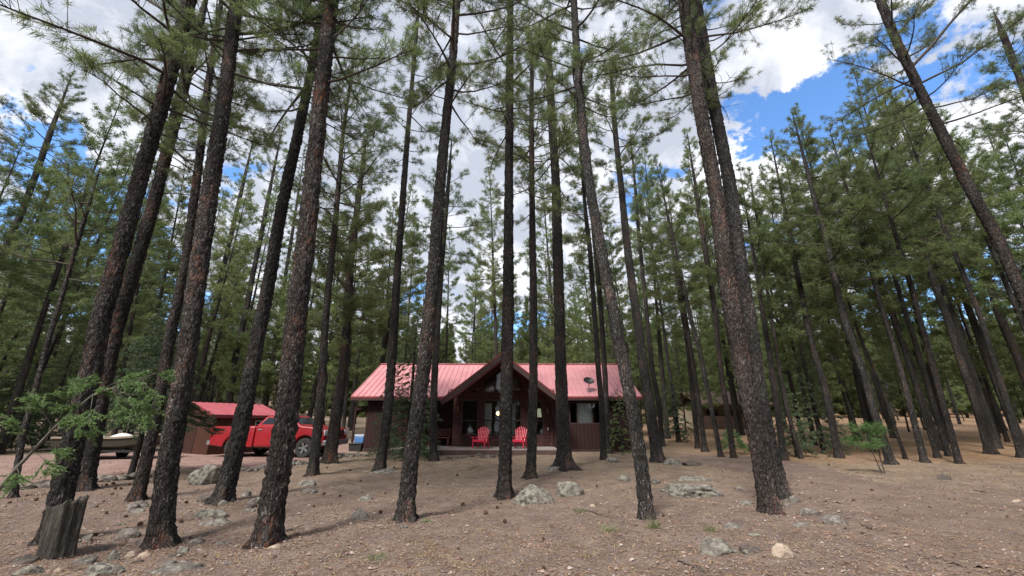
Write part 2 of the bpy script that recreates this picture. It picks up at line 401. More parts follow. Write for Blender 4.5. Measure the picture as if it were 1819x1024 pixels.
SHEETS = []
def inside(pw, px, py):
    ins = np.zeros(np.shape(px), bool); n = len(pw)
    for i in range(n):
        (ax, ay), (bx, by) = pw[i], pw[(i+1) % n]
        ins ^= ((ay > py) != (by > py)) & (px < (bx-ax)*(py-ay)/(by-ay+1e-12)+ax)
    return ins
def lifted(x, y):
    h = np.zeros(np.shape(x))
    for pw in SHEETS: h = np.where(inside(pw, x, y), 0.02, h)
    return h
def patch(name, poly_px, mat, step=0.14, lift=0.022, seed=1):
    pw = np.array([on_ground(u, v)[:2] for u, v in poly_px]); SHEETS.append(pw)
    x0, y0 = pw.min(0)-0.3; x1, y1 = pw.max(0)+0.3
    xs = np.arange(x0, x1, step); ys = np.arange(y0, y1, step)
    XX, YY = np.meshgrid(xs, ys)
    jx = 0.22*np.sin(2.1*XX+3*np.sin(1.3*YY))+0.1*np.sin(7.3*YY+5*XX); jy = 0.2*np.sin(1.9*YY+2*np.sin(1.7*XX))+0.1*np.sin(8.1*XX-3*YY)
    px, py = XX+jx, YY+jy
    ins = np.zeros(XX.shape, bool); n = len(pw)
    for i in range(n):
        (ax, ay), (bx, by) = pw[i], pw[(i+1) % n]
        c = ((ay > py) != (by > py)) & (px < (bx-ax)*(py-ay)/(by-ay+1e-12)+ax)
        ins ^= c
    Z = gz(XX, YY)+lift+np.random.RandomState(seed).normal(0, 0.004, XX.shape)
    ny_, nx_ = XX.shape
    cell = ins[:-1, :-1] & ins[1:, :-1] & ins[:-1, 1:] & ins[1:, 1:]
    # sink the border rows so that the sheet dips into the ground at its edge
    full = np.zeros(XX.shape, bool); full[1:-1, 1:-1] = ins[1:-1, 1:-1] & ins[:-2, 1:-1] & ins[2:, 1:-1] & ins[1:-1, :-2] & ins[1:-1, 2:]
    Z = np.where(full, Z, Z-lift-0.02)
    iy, ix = np.nonzero(cell); k = iy*nx_+ix
    me = mesh_np(name, np.stack([XX, YY, Z], -1), quads=np.stack([k, k+1, k+nx_+1, k+nx_], 1))
    return tag(obj(name, me, mat), kind='structure')
patch('driveway', [(-260, 905), (0, 866), (90, 856), (200, 845), (330, 834), (450, 834), (560, 820), (612, 808), (648, 800), (650, 786), (560, 785), (480, 793), (372, 800), (300, 802), (150, 806), (0, 812), (-260, 822)], DRIVE)
patch('dirt_track', [(1215, 808), (1330, 812), (1440, 826), (1560, 852), (1700, 872), (1830, 890), (2100, 930), (2100, 1080), (1830, 1040), (1700, 1010), (1560, 950), (1450, 890), (1330, 840), (1200, 822)], TRACK)
# ------------------------------------------------------------------ tree growing
def worley_plates(U, V, nu, seed):
    """distance to cell border of a jittered grid that wraps every nu cells in U"""
    def h(i, j, k):
        a = np.sin((i % nu)*127.1+j*311.7+seed*17.3+k*74.7)*43758.5453
        return a-np.floor(a)
    iu, iv = np.floor(U), np.floor(V)
    f1 = np.full(U.shape, 9.0); f2 = f1.copy(); idv = np.zeros(U.shape)
    for du in (-1, 0, 1):
        for dv in (-1, 0, 1):
            ci, cj = iu+du, iv+dv
            d = np.hypot(ci+h(ci, cj, 0)-U, cj+h(ci, cj, 1)-V)
            nid = h(ci, cj, 2)
            closer = d < f1
            f2 = np.where(closer, f1, np.minimum(f2, d)); idv = np.where(closer, nid, idv); f1 = np.where(closer, d, f1)
    return f2-f1, idv

class Trunk:
    """centre line and radius by height, local to the base point"""
    def __init__(s, z, x, r, y=None):
        s.z, s.x, s.r = map(np.asarray, (z, x, r)); s.y = np.zeros_like(s.z) if y is None else np.asarray(y)
        s.H = s.z[-1]
    def c(s, z): return np.array([np.interp(z, s.z, s.x), np.interp(z, s.z, s.y), z])
    def rad(s, z): return float(np.interp(z, s.z, s.r))

def trunk_mesh(T, nr, dz, seed, amp=0.012, flare=0.5, roots=5, zmax=None):
    rs = np.random.RandomState(seed)
    zz = np.arange(-0.25, T.H, dz); 
    if len(zz) > 60: zz = np.concatenate([zz[zz < 13], np.arange(max(zz[zz < 13].max()+dz, 0), T.H, dz*3)])
    zz = np.append(zz, T.H)
    th = np.arange(nr)*2*math.pi/nr
    TH, ZZ = np.meshgrid(th, zz)
    cx = np.interp(zz, T.z, T.x)[:, None]; cy = np.interp(zz, T.z, T.y)[:, None]
    r = np.interp(zz, T.z, T.r)[:, None]*np.ones_like(TH)
    r0 = T.r[0]
    ph = rs.rand()*6.28
    lobes = 0.5+0.5*np.cos(roots*TH+ph+0.7*np.sin(2*TH+ph*2))
    zc = np.clip(ZZ, 0, None)
    r = r+r0*flare*(0.35+0.65*lobes**2)*np.exp(-zc/(0.55*r0+0.04))
    r = r+r0*0.10*flare*lobes*np.exp(-zc/0.7)
    r = r*(1+0.035*np.sin(2*TH+ph+ZZ*0.8)+0.025*np.sin(3*TH-ZZ*1.3+ph*3))
    if amp > 0:
        nu = max(5, int(round(2*math.pi*r0/0.06)))
        wob = 0.35*np.sin(ZZ*5.1+TH*2+ph)+0.25*np.sin(ZZ*9.7-TH*3)
        e, idv = worley_plates(TH/(2*math.pi)*nu+wob*0.6, ZZ/0.13+wob*0.5, nu, seed % 97)
        pl = np.clip(e/0.28, 0, 1)
        r = r+amp*np.clip(r/0.12, 0.2, 1.3)*(pl-1.0+0.7*(idv-0.5)*pl+0.3*rs.normal(0, 1, r.shape))
    r = np.maximum(r, 0.004)
    V = np.stack([cx+r*np.cos(TH), cy+r*np.sin(TH), ZZ], -1).reshape(-1, 3)
    n = len(zz)
    i = (np.arange(n-1)[:, None]*nr+np.arange(nr)[None]); j = (np.arange(n-1)[:, None]*nr+(np.arange(nr)+1)[None] % nr)
    return V, np.stack([i, j, j+nr, i+nr], -1).reshape(-1, 4)

class Wood:
    """many thin tubes gathered into one array"""
    def __init__(s, sides=3): s.n = sides; s.V = []; s.Q = []; s.k = 0
    def tube(s, P, rad):
        P = np.asarray(P, float); m = len(P); n = s.n
        t = np.gradient(P, axis=0); t /= np.linalg.norm(t, axis=1)[:, None]+1e-9
        ref = np.array([0, 0, 1.0]) if abs(t[0, 2]) < 0.9 else np.array([1.0, 0, 0])
        a = np.cross(t, ref); a /= np.linalg.norm(a, axis=1)[:, None]+1e-9; b = np.cross(t, a)
        an = np.arange(n)*2*math.pi/n
        V = P[:, None]+(a[:, None]*np.cos(an)[None, :, None]+b[:, None]*np.sin(an)[None, :, None])*np.asarray(rad)[:, None, None]
        s.V.append(V.reshape(-1, 3))
        i = np.arange(m-1)[:, None]*n+np.arange(n)[None]; j = np.arange(m-1)[:, None]*n+(np.arange(n)+1)[None] % n
        s.Q.append(np.stack([i, j, j+n, i+n], -1).reshape(-1, 4)+s.k); s.k += m*n
    def arrays(s):
        if not s.V: return np.zeros((0, 3)), np.zeros((0, 4), int)
        return np.concatenate(s.V), np.concatenate(s.Q)

def needles(pos, dirs, rs, K, L, wid, spread=0.95, back=0.5):
    """K thin pointed blades round every shoot end"""
    N = len(pos)
    p = np.repeat(pos, K, 0); d0 = np.repeat(dirs, K, 0)
    rnd = rs.normal(0, 1, (N*K, 3)); rnd /= np.linalg.norm(rnd, axis=1)[:, None]
    d = d0*rs.uniform(0.15, 1.0, (N*K, 1))+rnd*spread; d /= np.linalg.norm(d, axis=1)[:, None]
    p = p-d0*(rs.rand(N*K, 1)*back*L)
    ln = L*rs.uniform(0.65, 1.1, (N*K, 1))
    s = np.cross(d, rs.normal(0, 1, (N*K, 3))); s /= np.linalg.norm(s, axis=1)[:, None]+1e-9
    tip = p+d*ln; tip[:, 2] -= 0.12*ln[:, 0]
    mid = p+d*ln*0.3
    V = np.stack([p, mid+s*wid, tip, mid-s*wid], 1).reshape(-1, 3)
    base = np.arange(N*K)*4
    Q = np.stack([base, base+1, base+2, base+3], 1)
    tone = np.repeat(np.clip(np.repeat(rs.rand(N)*0.75, K)+rs.normal(0, 0.14, N*K), 0, 1), 4)
    return V, Q, tone

def pine_crown(T, z0, z1, seed, spread=2.6, per_m=4.6, twigs=6.5, K=16, L=0.19, wid=0.006, sides=4, twigwood=True, gap=0.12, droop=0.0, full=0.25):
    rs = np.random.RandomState(seed)
    W = Wood(sides); tp, td = [], []
    nb = int((z1-z0)*per_m); az = rs.rand()*6.28
    lean_az = rs.rand()*6.28
    for b in range(nb):
        t = (b+rs.rand())/nb
        z = z0+(z1-z0)*t
        az += 2.399+rs.normal(0, 0.45)
        prof = min(1.0, 0.55+t/full*0.45) if t < full else (1-(t-full)/(1-full))**0.75
        l = spread*max(0.12, prof)*rs.uniform(0.6, 1.2)*(1+0.2*math.cos(az-lean_az))
        if rs.rand() < gap: l *= 0.45
        el = -0.10-droop+1.0*t**1.4+rs.normal(0, 0.24)
        c = T.c(z); m = 6
        s = np.linspace(0, 1, m)
        hz = np.array([math.cos(az), math.sin(az), 0]); sd = np.array([-hz[1], hz[0], 0])
        P = c+np.outer(s*l*math.cos(el), hz)+np.outer(np.sin(s*rs.uniform(1, 4)+rs.rand()*3)*0.09*l*s, sd)
        P[:, 2] += s*l*math.sin(el)+(s**2)*l*rs.uniform(0.0, 0.32)+np.cumsum(rs.normal(0, 0.02*l, m))*(s > 0)
        r0 = min(T.rad(z)*0.6, 0.010+0.011*l)
        W.tube(P, r0*(1-0.8*s)+0.0025)
        nt = max(3, int(l*twigs*1.7))
        for k in range(nt):
            q = rs.uniform(0.28, 1.0)**0.75
            i = min(m-2, int(q*(m-1))); f = q*(m-1)-i
            p = P[i]*(1-f)+P[i+1]*f
            dr = P[i+1]-P[i]; dr /= np.linalg.norm(dr)+1e-9
            sg = 1 if rs.rand() < 0.5 else -1
            a = rs.uniform(0.3, 1.15); ro = rs.uniform(-0.7, 1.2); pv = sd*sg*math.cos(ro)+np.array([0, 0, math.sin(ro)])
            d = dr*math.cos(a)+pv*math.sin(a); d[2] += rs.uniform(-0.1, 0.35); d /= np.linalg.norm(d)
            tl = min(0.9, l*0.42)*rs.uniform(0.35, 1.0)*(1.15-0.6*q)+0.08
            e = p+d*tl; e[2] += 0.12*tl
            if twigwood:
                mid = (p+e)/2; mid[2] -= 0.05*tl
                W.tube(np.array([p, mid, e]), [0.006, 0.0045, 0.003])
            dd = e-p; dd /= np.linalg.norm(dd)
            tp.append(e); td.append(dd)
            if tl > 0.3:
                tp.append(p+dd*tl*rs.uniform(0.5, 0.75)+rs.normal(0, 0.04, 3)); td.append(dd*0.7+rs.normal(0, 0.35, 3))
        tp.append(P[-1]); td.append((P[-1]-P[-2])/np.linalg.norm(P[-1]-P[-2]))
    tp.append(T.c(z1)); td.append(np.array([0, 0, 1.0]))
    nv, nq, tone = needles(np.array(tp), np.array(td), rs, K, L, wid)
    wv, wq = W.arrays()
    V = np.concatenate([wv, nv]); Q = np.concatenate([wq, nq+len(wv)])
    mi = np.concatenate([np.zeros(len(wq), int), np.ones(len(nq), int)])
    return V, Q, mi, np.concatenate([np.zeros(len(wv)), tone])

def dead_limbs(T, z0, z1, seed, per_m=1.6, lmax=1.5, sides=4):
    rs = np.random.RandomState(seed); W = Wood(sides); az = rs.rand()*6.28
    for b in range(int((z1-z0)*per_m)):
        z = rs.uniform(z0, z1); az += 2.4+rs.normal(0, 0.6)
        f = (z-z0)/(z1-z0+1e-6)
        l = lmax*rs.uniform(0.12, 1.0)*(0.4+0.6*f)
        hz = np.array([math.cos(az), math.sin(az), 0]); sd = np.array([-hz[1], hz[0], 0]); s = np.linspace(0, 1, 6)
        P = T.c(z)+np.outer(s*l, hz)+np.outer(np.sin(s*rs.uniform(1, 3.5))*0.16*l*rs.choice([-1, 1]), sd)
        P[:, 2] += l*(rs.uniform(-0.25, 0.5)*s-0.35*s**2*rs.rand())
        W.tube(P, (0.007+0.009*l)*(1-0.78*s))
        for k in range(int(l*4)):
            i = rs.randint(1, 5); p = P[i]; tl = l*rs.uniform(0.12, 0.4)
            d = hz*rs.uniform(0.2, 1)+sd*rs.choice([-1, 1])*rs.uniform(0.3, 1)+np.array([0, 0, rs.uniform(-0.6, 0.5)])
            d /= np.linalg.norm(d)
            W.tube(np.array([p, p+d*tl*0.5+rs.normal(0, 0.02, 3), p+d*tl]), [0.006, 0.004, 0.002])
    return W.arrays()

def fir_crown(H, seed, spread=1.3, tiers=26, z0=0.2, L=0.05, K=26, droop=0.35, wid=0.007, dens=9):
    """short flat needled sprays on drooping tiers"""
    rs = np.random.RandomState(seed); W = Wood(4); tp, td = [], []
    W.tube(np.array([[0, 0, -0.1], [0.02, 0.01, H*0.5], [0, 0, H]]), [0.012*H, 0.008*H, 0.004])
    for b in range(tiers*4):
        t = (b+rs.rand())/(tiers*4); z = z0+(H-z0)*t; az = b*2.399+rs.normal(0, 0.3)
        l = spread*(1-t)**0.8*rs.uniform(0.55, 1.1)+0.12
        hz = np.array([math.cos(az), math.sin(az), 0]); sd = np.array([-hz[1], hz[0], 0]); s = np.linspace(0, 1, 5)
        P = np.array([0, 0, z])+np.outer(s*l, hz); P[:, 2] += l*(0.25*s-(droop+0.25)*s**2)
        W.tube(P, 0.009*(1-0.8*s)+0.002)
        for k in range(int(l*dens)+2):
            q = rs.uniform(0.15, 1); i = min(3, int(q*4)); f = q*4-i; p = P[i]*(1-f)+P[i+1]*f
            sg = rs.choice([-1, 1]); d = hz*0.75+sd*sg*rs.uniform(0.4, 1.0); d[2] -= rs.uniform(0.0, 0.5)*(droop+0.3); d /= np.linalg.norm(d)
            tl = l*0.38*rs.uniform(0.4, 1)*(1.2-0.7*q)+0.05
            W.tube(np.array([p, p+d*tl]), [0.004, 0.002])
            for g in np.arange(0.1, tl, 0.085): tp.append(p+d*g); td.append(d)
        tp.append(P[-1]); td.append(hz)
    nv, nq, tone = needles(np.array(tp), np.array(td), rs, max(4, K//4), L*1.3, wid, 0.8, 1.0)
    wv, wq = W.arrays()
    return np.concatenate([wv, nv]), np.concatenate([wq, nq+len(wv)]), np.concatenate([np.zeros(len(wq), int), np.ones(len(nq), int)]), np.concatenate([np.zeros(len(wv)), tone])

def crown_obj(arr, mats, parent, name='crown'):
    V, Q, mi, tone = arr
    return obj(name, mesh_np(name, V, quads=Q, mq=mi, tone=tone, smooth=True), mats, parent)

TREES = []           # (root, base) of every tree that stands in the photo
def dia(wpx, p):
    d = np.asarray(p)-np.array([0, 0, EYE]); z = d @ FW
    return wpx*z/F*math.cos(math.atan2(abs(d[0]), z))
def tree(label, px, wb, wt, vd=None, vl=300, H=20.0, bark=None, spread=2.4, per_m=4.6, seed=0, flare=0.85, roots=5, twigs=6.5, Y=None, vtop=None, gap=0.12, dead=1.6, limb=1.5):
    b = on_ground(*px[0]); Y = b[1]
    pts = [b]+[at_plane(u, v, Y) for u, v in px[1:]]
    pts = np.array(pts); o = np.argsort(pts[:, 2]); pts = pts[o]
    z = pts[:, 2]-b[2]; x = pts[:, 0]-b[0]
    d0, d1 = 0.98*dia(wb, pts[0]), 1.0*dia(wt, pts[-1])
    if vtop is not None: H = at_plane(px[-1][0], vtop, Y)[2]-b[2]
    H = max(H, z[-1]+0.3)
    r = 0.5*(d0+(d1-d0)*z/z[-1])
    if H > z[-1]+0.5:
        k = max(0, len(z)-3); sl_ = (x[-1]-x[k])/(z[-1]-z[k]+1e-6)*0.8
        z = np.append(z, [(z[-1]+H)/2, H]); x = np.append(x, [x[-1]+sl_*(z[-2]-z[-3]), x[-1]+sl_*(H-z[-3])])
        r = np.append(r, [r[-1]*0.6, 0.012])
    else: r[-1] = 0.012
    # a smooth line through the points
    zf = np.linspace(0, z[-1], 60); xf = np.interp(zf, z, x)
    ker = np.array([1, 2, 3, 2, 1])/9.0; xs = np.convolve(np.pad(xf, 2, mode='edge'), ker, 'valid'); xs[0] = xf[0]; xs[-1] = xf[-1]
    T = Trunk(zf, xs, np.interp(zf, z, r))
    zl = at_plane(px[-1][0], vl, Y)[2]-b[2]; zl = min(zl, T.H-1.2)
    root = thing('pine_tree', label, 'pine tree', b, group='tall pines around the cabin')
    dist = Y; near = dist < 14.5
    nr, dz = (40, 0.045) if dist < 12 else ((26, 0.08) if dist < 17 else (16, 0.16))
    V, Q = trunk_mesh(T, nr, dz, seed*7+3, 0.018 if dist < 17 else 0.008, flare, roots)
    if vd is not None:
        zd = at_plane(px[-1][0], vd, Y)[2]-b[2]
        wv, wq = dead_limbs(T, zd, zl+1.0, seed+5, dead, limb)
        Q = np.concatenate([Q, wq+len(V)]); V = np.concatenate([V, wv])
    if dist < 17:
        wv, wq = dead_limbs(T, 1.6, max(3.0, zl-1), seed+9, 1.3, 0.32)
        Q = np.concatenate([Q, wq+len(V)]); V = np.concatenate([V, wv])
    obj('trunk', mesh_np('trunk', V, quads=Q), bark or BARK, root)
    if near: arr = pine_crown(T, zl, T.H, seed, spread, per_m*1.05, twigs*1.1, 30, 0.165, 0.0043, gap=gap)
    else: arr = pine_crown(T, zl, T.H, seed, spread*1.05, per_m*1.0, twigs, 16, 0.22, 0.0095, sides=3, gap=gap)
    crown_obj(arr, [TWIG, NEEDLE], root)
    TREES.append((root, b))
    return root

# ---- the trees one can tell apart, measured on the photograph: base and line of each trunk
tree('thick dark pine trunk rising behind the jagged grey stump', [(96, 962), (107, 890), (125, 807), (160, 672), (177, 569), (219, 432), (243, 336), (291, 171), (337, 0)], 52, 25, 340, 220, 17, seed=1, spread=3.0, dead=2.4, limb=2.2)
tree('dark pine close behind the trunk with the jagged stump', [(150, 872), (182, 700), (210, 569), (253, 432), (280, 336), (313, 205), (350, 60)], 36, 20, 440, 300, 17, seed=2, spread=2.4, dead=2.2, limb=1.8)
tree('thin dark pine beside the stone edging at the far left', [(23, 886), (39, 778), (66, 683), (87, 600), (118, 501), (132, 450), (150, 390)], 16, 9, None, 500, 9, vtop=300, seed=3, spread=1.5)
tree('slim pine standing just left of the rough trunk before the shed door', [(242, 890), (265, 799), (288, 683), (304, 586), (325, 501), (340, 398), (352, 300), (370, 150)], 28, 14, 440, 330, 18, seed=4, spread=2.2)
tree('rough trunk with a wide mossy foot in front of the shed door', [(286, 970), (293, 848), (308, 766), (325, 680), (340, 569), (360, 432), (373, 336), (400, 171), (420, 0)], 50, 24, 300, 150, 17, seed=5, spread=2.6, dead=1.2, limb=1.0)
tree('leaning pine that crosses in front of the pickup bed', [(394, 893), (405, 856), (422, 786), (437, 715), (457, 603), (478, 501), (495, 398), (507, 340), (529, 239), (551, 137), (566, 51)], 37, 14, 400, 230, 18, seed=6, spread=2.6, dead=2.6, limb=1.9)
tree('stoutest left hand pine, crossing in front of the pickup cab', [(474, 965), (484, 895), (498, 818), (507, 768), (515, 690), (525, 569), (544, 432), (553, 336), (570, 171), (589, 0)], 50, 25, 330, 170, 17, seed=7, spread=2.6, dead=1.2, limb=1.2)
tree('pine with bright bushy crown standing before the pickup front wheel', [(555, 845), (562, 786), (570, 715), (572, 672), (578, 569), (592, 432), (601, 336), (607, 256), (614, 205), (624, 130)], 20, 5, None, 470, 17, vtop=80, seed=8, spread=2.2, per_m=5.5, gap=0.05)
tree('pine with dense dark crown behind the pickup hood', [(586, 822), (593, 768), (600, 715), (610, 655), (617, 569), (622, 467), (631, 398), (638, 340), (645, 290)], 24, 9, None, 620, 16, vtop=250, seed=9, spread=2.5, per_m=6.5, gap=0.04)
tree('straight slim pine in front of the left end of the cabin', [(673, 838), (686, 764), (694, 670), (701, 569), (707, 467), (717, 336), (724, 239), (730, 171), (736, 103), (742, 30)], 20, 6, 440, 290, 18, vtop=5, seed=10, spread=1.6)
tree('gently curved pine in the middle, left of the red chairs', [(720, 926), (724, 876), (729, 818), (741, 740), (750, 672), (762, 569), (772, 467), (781, 336), (790, 239), (805, 103), (811, 0)], 32, 13, 300, 215, 17, seed=11, spread=2.3, dead=2.2, limb=1.7)
tree('slim reddish pine close to the deck, left of the red chairs', [(770, 819), (770, 740), (772, 660), (778, 569), (785, 467), (792, 381), (797, 320)], 15, 7, None, 500, 17, vtop=240, seed=12, spread=1.7)
tree('straight pine hiding the middle of the gable between the red chairs', [(896, 884), (898, 800), (899, 717), (901, 640), (903, 501), (904, 336), (905, 171), (907, 0)], 26, 11, 330, 240, 17, seed=13, spread=2.1)
tree('slim straight pine just right of the right hand red chair', [(942, 850), (946, 764), (948, 647), (947, 501), (945, 336), (944, 200), (945, 120)], 19, 7, 560, 400, 17, vtop=70, seed=14, spread=1.8, per_m=5.5)
tree('thick pine with spreading roots at the right end of the deck', [(1003, 833), (1002, 811), (998, 717), (995, 600), (993, 535), (988, 336), (982, 239), (977, 154), (973, 60)], 25, 12, 470, 330, 21, seed=15, spread=2.8, per_m=5.2, flare=1.7, roots=4, dead=1.2)
tree('slim pine leaning beside the satellite dish, nearer of the pair', [(1072, 817), (1069, 717), (1059, 600), (1064, 672), (1052, 501), (1047, 432), (1042, 398)], 11, 8, None, 470, 17, vtop=210, seed=16, spread=1.7)
tree('slim pine leaning beside the satellite dish, farther of the pair', [(1081, 806), (1077, 717), (1075, 672), (1069, 569), (1060, 467), (1056, 432)], 11, 8, None, 520, 18, vtop=260, seed=17, spread=1.8)
tree('leaning dark pine with bare foot, right of the cabin window', [(1148, 922), (1144, 857), (1131, 778), (1119, 699), (1109, 665), (1094, 569), (1078, 501), (1060, 398), (1047, 336), (1036, 239), (1025, 103), (1019, 0)], 28, 12, 340, 200, 17, seed=18, spread=2.2, flare=0.35)
tree('pine with pale flared foot past the right end of the cabin', [(1168, 821), (1162, 778), (1151, 699), (1141, 640), (1127, 535), (1113, 432), (1104, 336), (1093, 239), (1087, 150)], 22, 8, 480, 330, 20, vtop=105, seed=19, spread=2.3, gap=0.25)
tree('thin pine rising just right of the pale flared foot', [(1177, 794), (1171, 719), (1158, 655), (1150, 569), (1143, 501), (1133, 398), (1130, 350)], 10, 6, None, 470, 19, vtop=230, seed=20, spread=1.6)
tree('great pine with flaking red bark and a scar near its foot', [(1368, 912), (1353, 817), (1339, 738), (1325, 690), (1312, 610), (1292, 501), (1271, 336), (1240, 171), (1215, 0)], 42, 22, 300, 170, 18, bark=BARK_RED, seed=21, spread=2.8, flare=0.45, roots=6, gap=0.3, dead=1.6, limb=2.0)
tree('dark pine standing tight behind the red barked trunk', [(1388, 882), (1365, 790), (1346, 690), (1334, 600), (1318, 501), (1298, 336), (1265, 171), (1236, 0)], 36, 19, 330, 190, 19, seed=22, spread=3.0, gap=0.3, limb=2.2)
tree('steeply leaning pine whose foot is beyond the right edge', [(1952, 860), (1890, 690), (1805, 501), (1776, 432), (1720, 330), (1691, 273), (1639, 171), (1590, 68), (1563, 0)], 36, 17, 330, 230, 19, seed=23, spread=3.4, per_m=4.2, dead=1.5, limb=2.2)
tree('tall pine in the upper right corner behind the steeply leaning trunk', [(2010, 800), (1925, 480), (1850, 250), (1805, 120), (1781, 61), (1764, 17)], 30, 13, None, 330, 20, seed=24, spread=3.0)
tree('big pine at the left edge with thick limbs', [(-118, 800), (-60, 600), (0, 462), (20, 415), (38, 381), (60, 320), (88, 240)], 26, 12, 400, 330, 20, vtop=130, seed=25, spread=2.8, per_m=5.5)
tree('slender pine low at the left edge behind the stone edging', [(-22, 752), (7, 672), (31, 603), (55, 525), (63, 497)], 13, 8, None, 520, 14, vtop=330, seed=26, spread=2.0)
tree('pale trunked pine standing before the shed side wall', [(397, 786), (402, 750), (408, 715), (413, 655), (434, 569), (450, 484), (462, 430), (474, 364)], 15, 8, None, 480, 20, vtop=210, seed=27, spread=2.0)
tree('dark pine rising behind the shed roof', [(332, 772), (350, 706), (362, 638), (383, 535), (403, 450), (427, 347)], 15, 8, None, 520, 20, vtop=230, seed=28, spread=2.0)
tree('thin pine behind the pickup roof', [(463, 765), (467, 724), (481, 655), (498, 569), (508, 484), (520, 410)], 11, 6, None, 480, 20, vtop=260, seed=29, spread=1.9)
RT = [('tree nearest the sapling', (1583, 825), [(1550, 726), (1537, 672), (1500, 569), (1484, 501), (1469, 432), (1445, 347)], 19, 10, 540, 200, 'dark pine directly behind the small pine sapling'),
 ('', (1490, 814), [(1467, 693), (1450, 640), (1433, 569), (1416, 484), (1404, 420)], 16, 9, 600, 240, 'dark pine at the near left corner of the far woods, left of the sapling'),
 ('', (1523, 780), [(1500, 693), (1478, 626), (1455, 555), (1438, 484), (1425, 420)], 13, 8, 560, 260, 'slimmer pine farther back, left of the small pine sapling'),
 ('', (1609, 816), [(1589, 759), (1573, 709), (1550, 650), (1523, 587), (1515, 560)], 8, 5, 600, 420, 'thin crooked pine right of the small pine sapling'),
 ('', (1643, 822), [(1618, 726), (1591, 626), (1570, 560), (1548, 484), (1535, 440)], 15, 8, 500, 230, 'first of the close row of dark pines beyond the track'),
 ('', (1666, 814), [(1639, 726), (1613, 643), (1596, 593), (1580, 549), (1559, 490)], 13, 8, 480, 260, 'second of the close row of dark pines beyond the track'),
 ('', (1686, 811), [(1669, 759), (1646, 676), (1626, 610), (1610, 562), (1590, 494), (1566, 429)], 14, 8, 470, 210, 'third of the close row of dark pines beyond the track'),
 ('', (1704, 824), [(1677, 726), (1651, 626), (1634, 569), (1617, 501), (1597, 439)], 16, 9, 470, 190, 'dark pine standing behind the lone dark rock'),
 ('', (1760, 807), [(1736, 726), (1702, 626), (1681, 560), (1655, 494), (1645, 450), (1624, 391)], 22, 11, 500, 150, 'thick black trunk right of the lone dark rock'),
 ('', (1775, 770), [(1759, 719), (1732, 640), (1712, 590), (1690, 540)], 10, 7, 500, 300, 'slim pine just behind the thick black trunk'),
 ('', (1815, 814), [(1792, 726), (1765, 643), (1744, 569), (1710, 484), (1682, 415)], 17, 9, 470, 160, 'rightmost dark pine with its foot still in view'),
 ('', (1862, 790), [(1835, 710), (1805, 626), (1778, 569), (1751, 484), (1730, 439), (1696, 357)], 24, 12, 450, 130, 'broad pine crossing the right edge halfway up'),
 ('', (1240, 797), [(1232, 719), (1222, 620), (1208, 535), (1200, 480)], 10, 6, 560, 300, 'slim pine left of the two standing together before the far brown house'),
 ('', (1252, 803), [(1244, 738), (1233, 660), (1222, 590)], 11, 8, 580, 340, 'slim pine close beside its twin left of the far brown house'),
 ('', (1281, 813), [(1270, 758), (1256, 687), (1242, 620), (1229, 576), (1217, 518)], 10, 7, 540, 280, 'slim reddish pine in front of the far brown house'),
 ('', (1303, 815), [(1293, 738), (1281, 667), (1270, 552), (1256, 467), (1246, 398)], 11, 9, 540, 230, 'dark pine between the far brown house and the red barked trunk'),
 ('', (1206, 786), [(1198, 710), (1186, 640), (1176, 560)], 8, 5, 540, 300, 'thin dark pine with low green boughs right of the cabin'),
 ('', (1424, 815), [(1404, 750), (1388, 679), (1370, 560), (1357, 484), (1346, 398)], 9, 5, 520, 300, 'slender leaning pine right of the red barked trunk'),
 ('', (1392, 818), [(1383, 740), (1374, 680), (1362, 600)], 14, 10, 560, 300, 'dark pine half hidden behind the foot of the tight dark pine')]
for k, (_, b, pts, wb, wt, vl, vt, lab) in enumerate(RT):
    tree(lab, [b]+pts, wb, wt, None, vl, 16, vtop=vt, seed=40+k, spread=2.2 if wb > 12 else 1.7, per_m=5.4, gap=0.06)
# ------------------------------------------------------------------ the woods behind: whole trees copied with their trunk and crown
def proto(seed, H, zc, rad, spread, per_m, full, K=9, L=0.26, wid=0.017, lean=0.25):
    rs = np.random.RandomState(seed)
    z = np.linspace(0, H, 24)
    x = lean*np.sin(z/H*2.2+rs.rand()*3)-lean*np.sin(rs.rand()*0+0); x = x-x[0]
    y = lean*np.sin(z/H*2.0+rs.rand()*6); y = y-y[0]
    T = Trunk(z, x, rad*(1-0.93*z/H), y)
    V, Q = trunk_mesh(T, 10, 0.5, seed, 0.0, 0.5, 4)
    wv, wq = dead_limbs(T, H*0.12, zc+1, seed, 0.9, 1.1, 3)
    tm = mesh_np('trunk', np.concatenate([V, wv]), quads=np.concatenate([Q, wq+len(V)])); tm.materials.append(BARK_FAR)
    a = pine_crown(T, zc, H, seed, spread, per_m, 6.5, K, L, wid, sides=3, twigwood=False, gap=0.08, full=full)
    cm = mesh_np('crown', a[0], quads=a[1], mq=a[2], tone=a[3]); cm.materials.append(TWIG); cm.materials.append(NEEDLE)
    return tm, cm, a, (V, Q)
TALL = [proto(200+i, h, zc, r, sp, pm, 0.25) for i, (h, zc, r, sp, pm) in enumerate([(25, 8, .21, 2.7, 6), (22, 6, .18, 2.4, 6.5), (27, 11, .23, 2.9, 6), (20, 5, .15, 2.2, 6.5), (24, 9, .18, 2.3, 6), (26, 7, .20, 2.8, 5.5)])]
YOUNG = [proto(230+i, h, zc, r, sp, pm, 0.12) for i, (h, zc, r, sp, pm) in enumerate([(11, 2.2, .09, 1.8, 8), (14, 3.0, .12, 2.1, 7.5), (8, 1.2, .08, 1.6, 9), (16, 4.0, .13, 2.2, 7)])]
HOUSE_O = (-0.8, 22.65)
rw = random.Random(11)
spots = []
used = [(float(b[0]), float(b[1]), 1.2) for _, b in TREES]
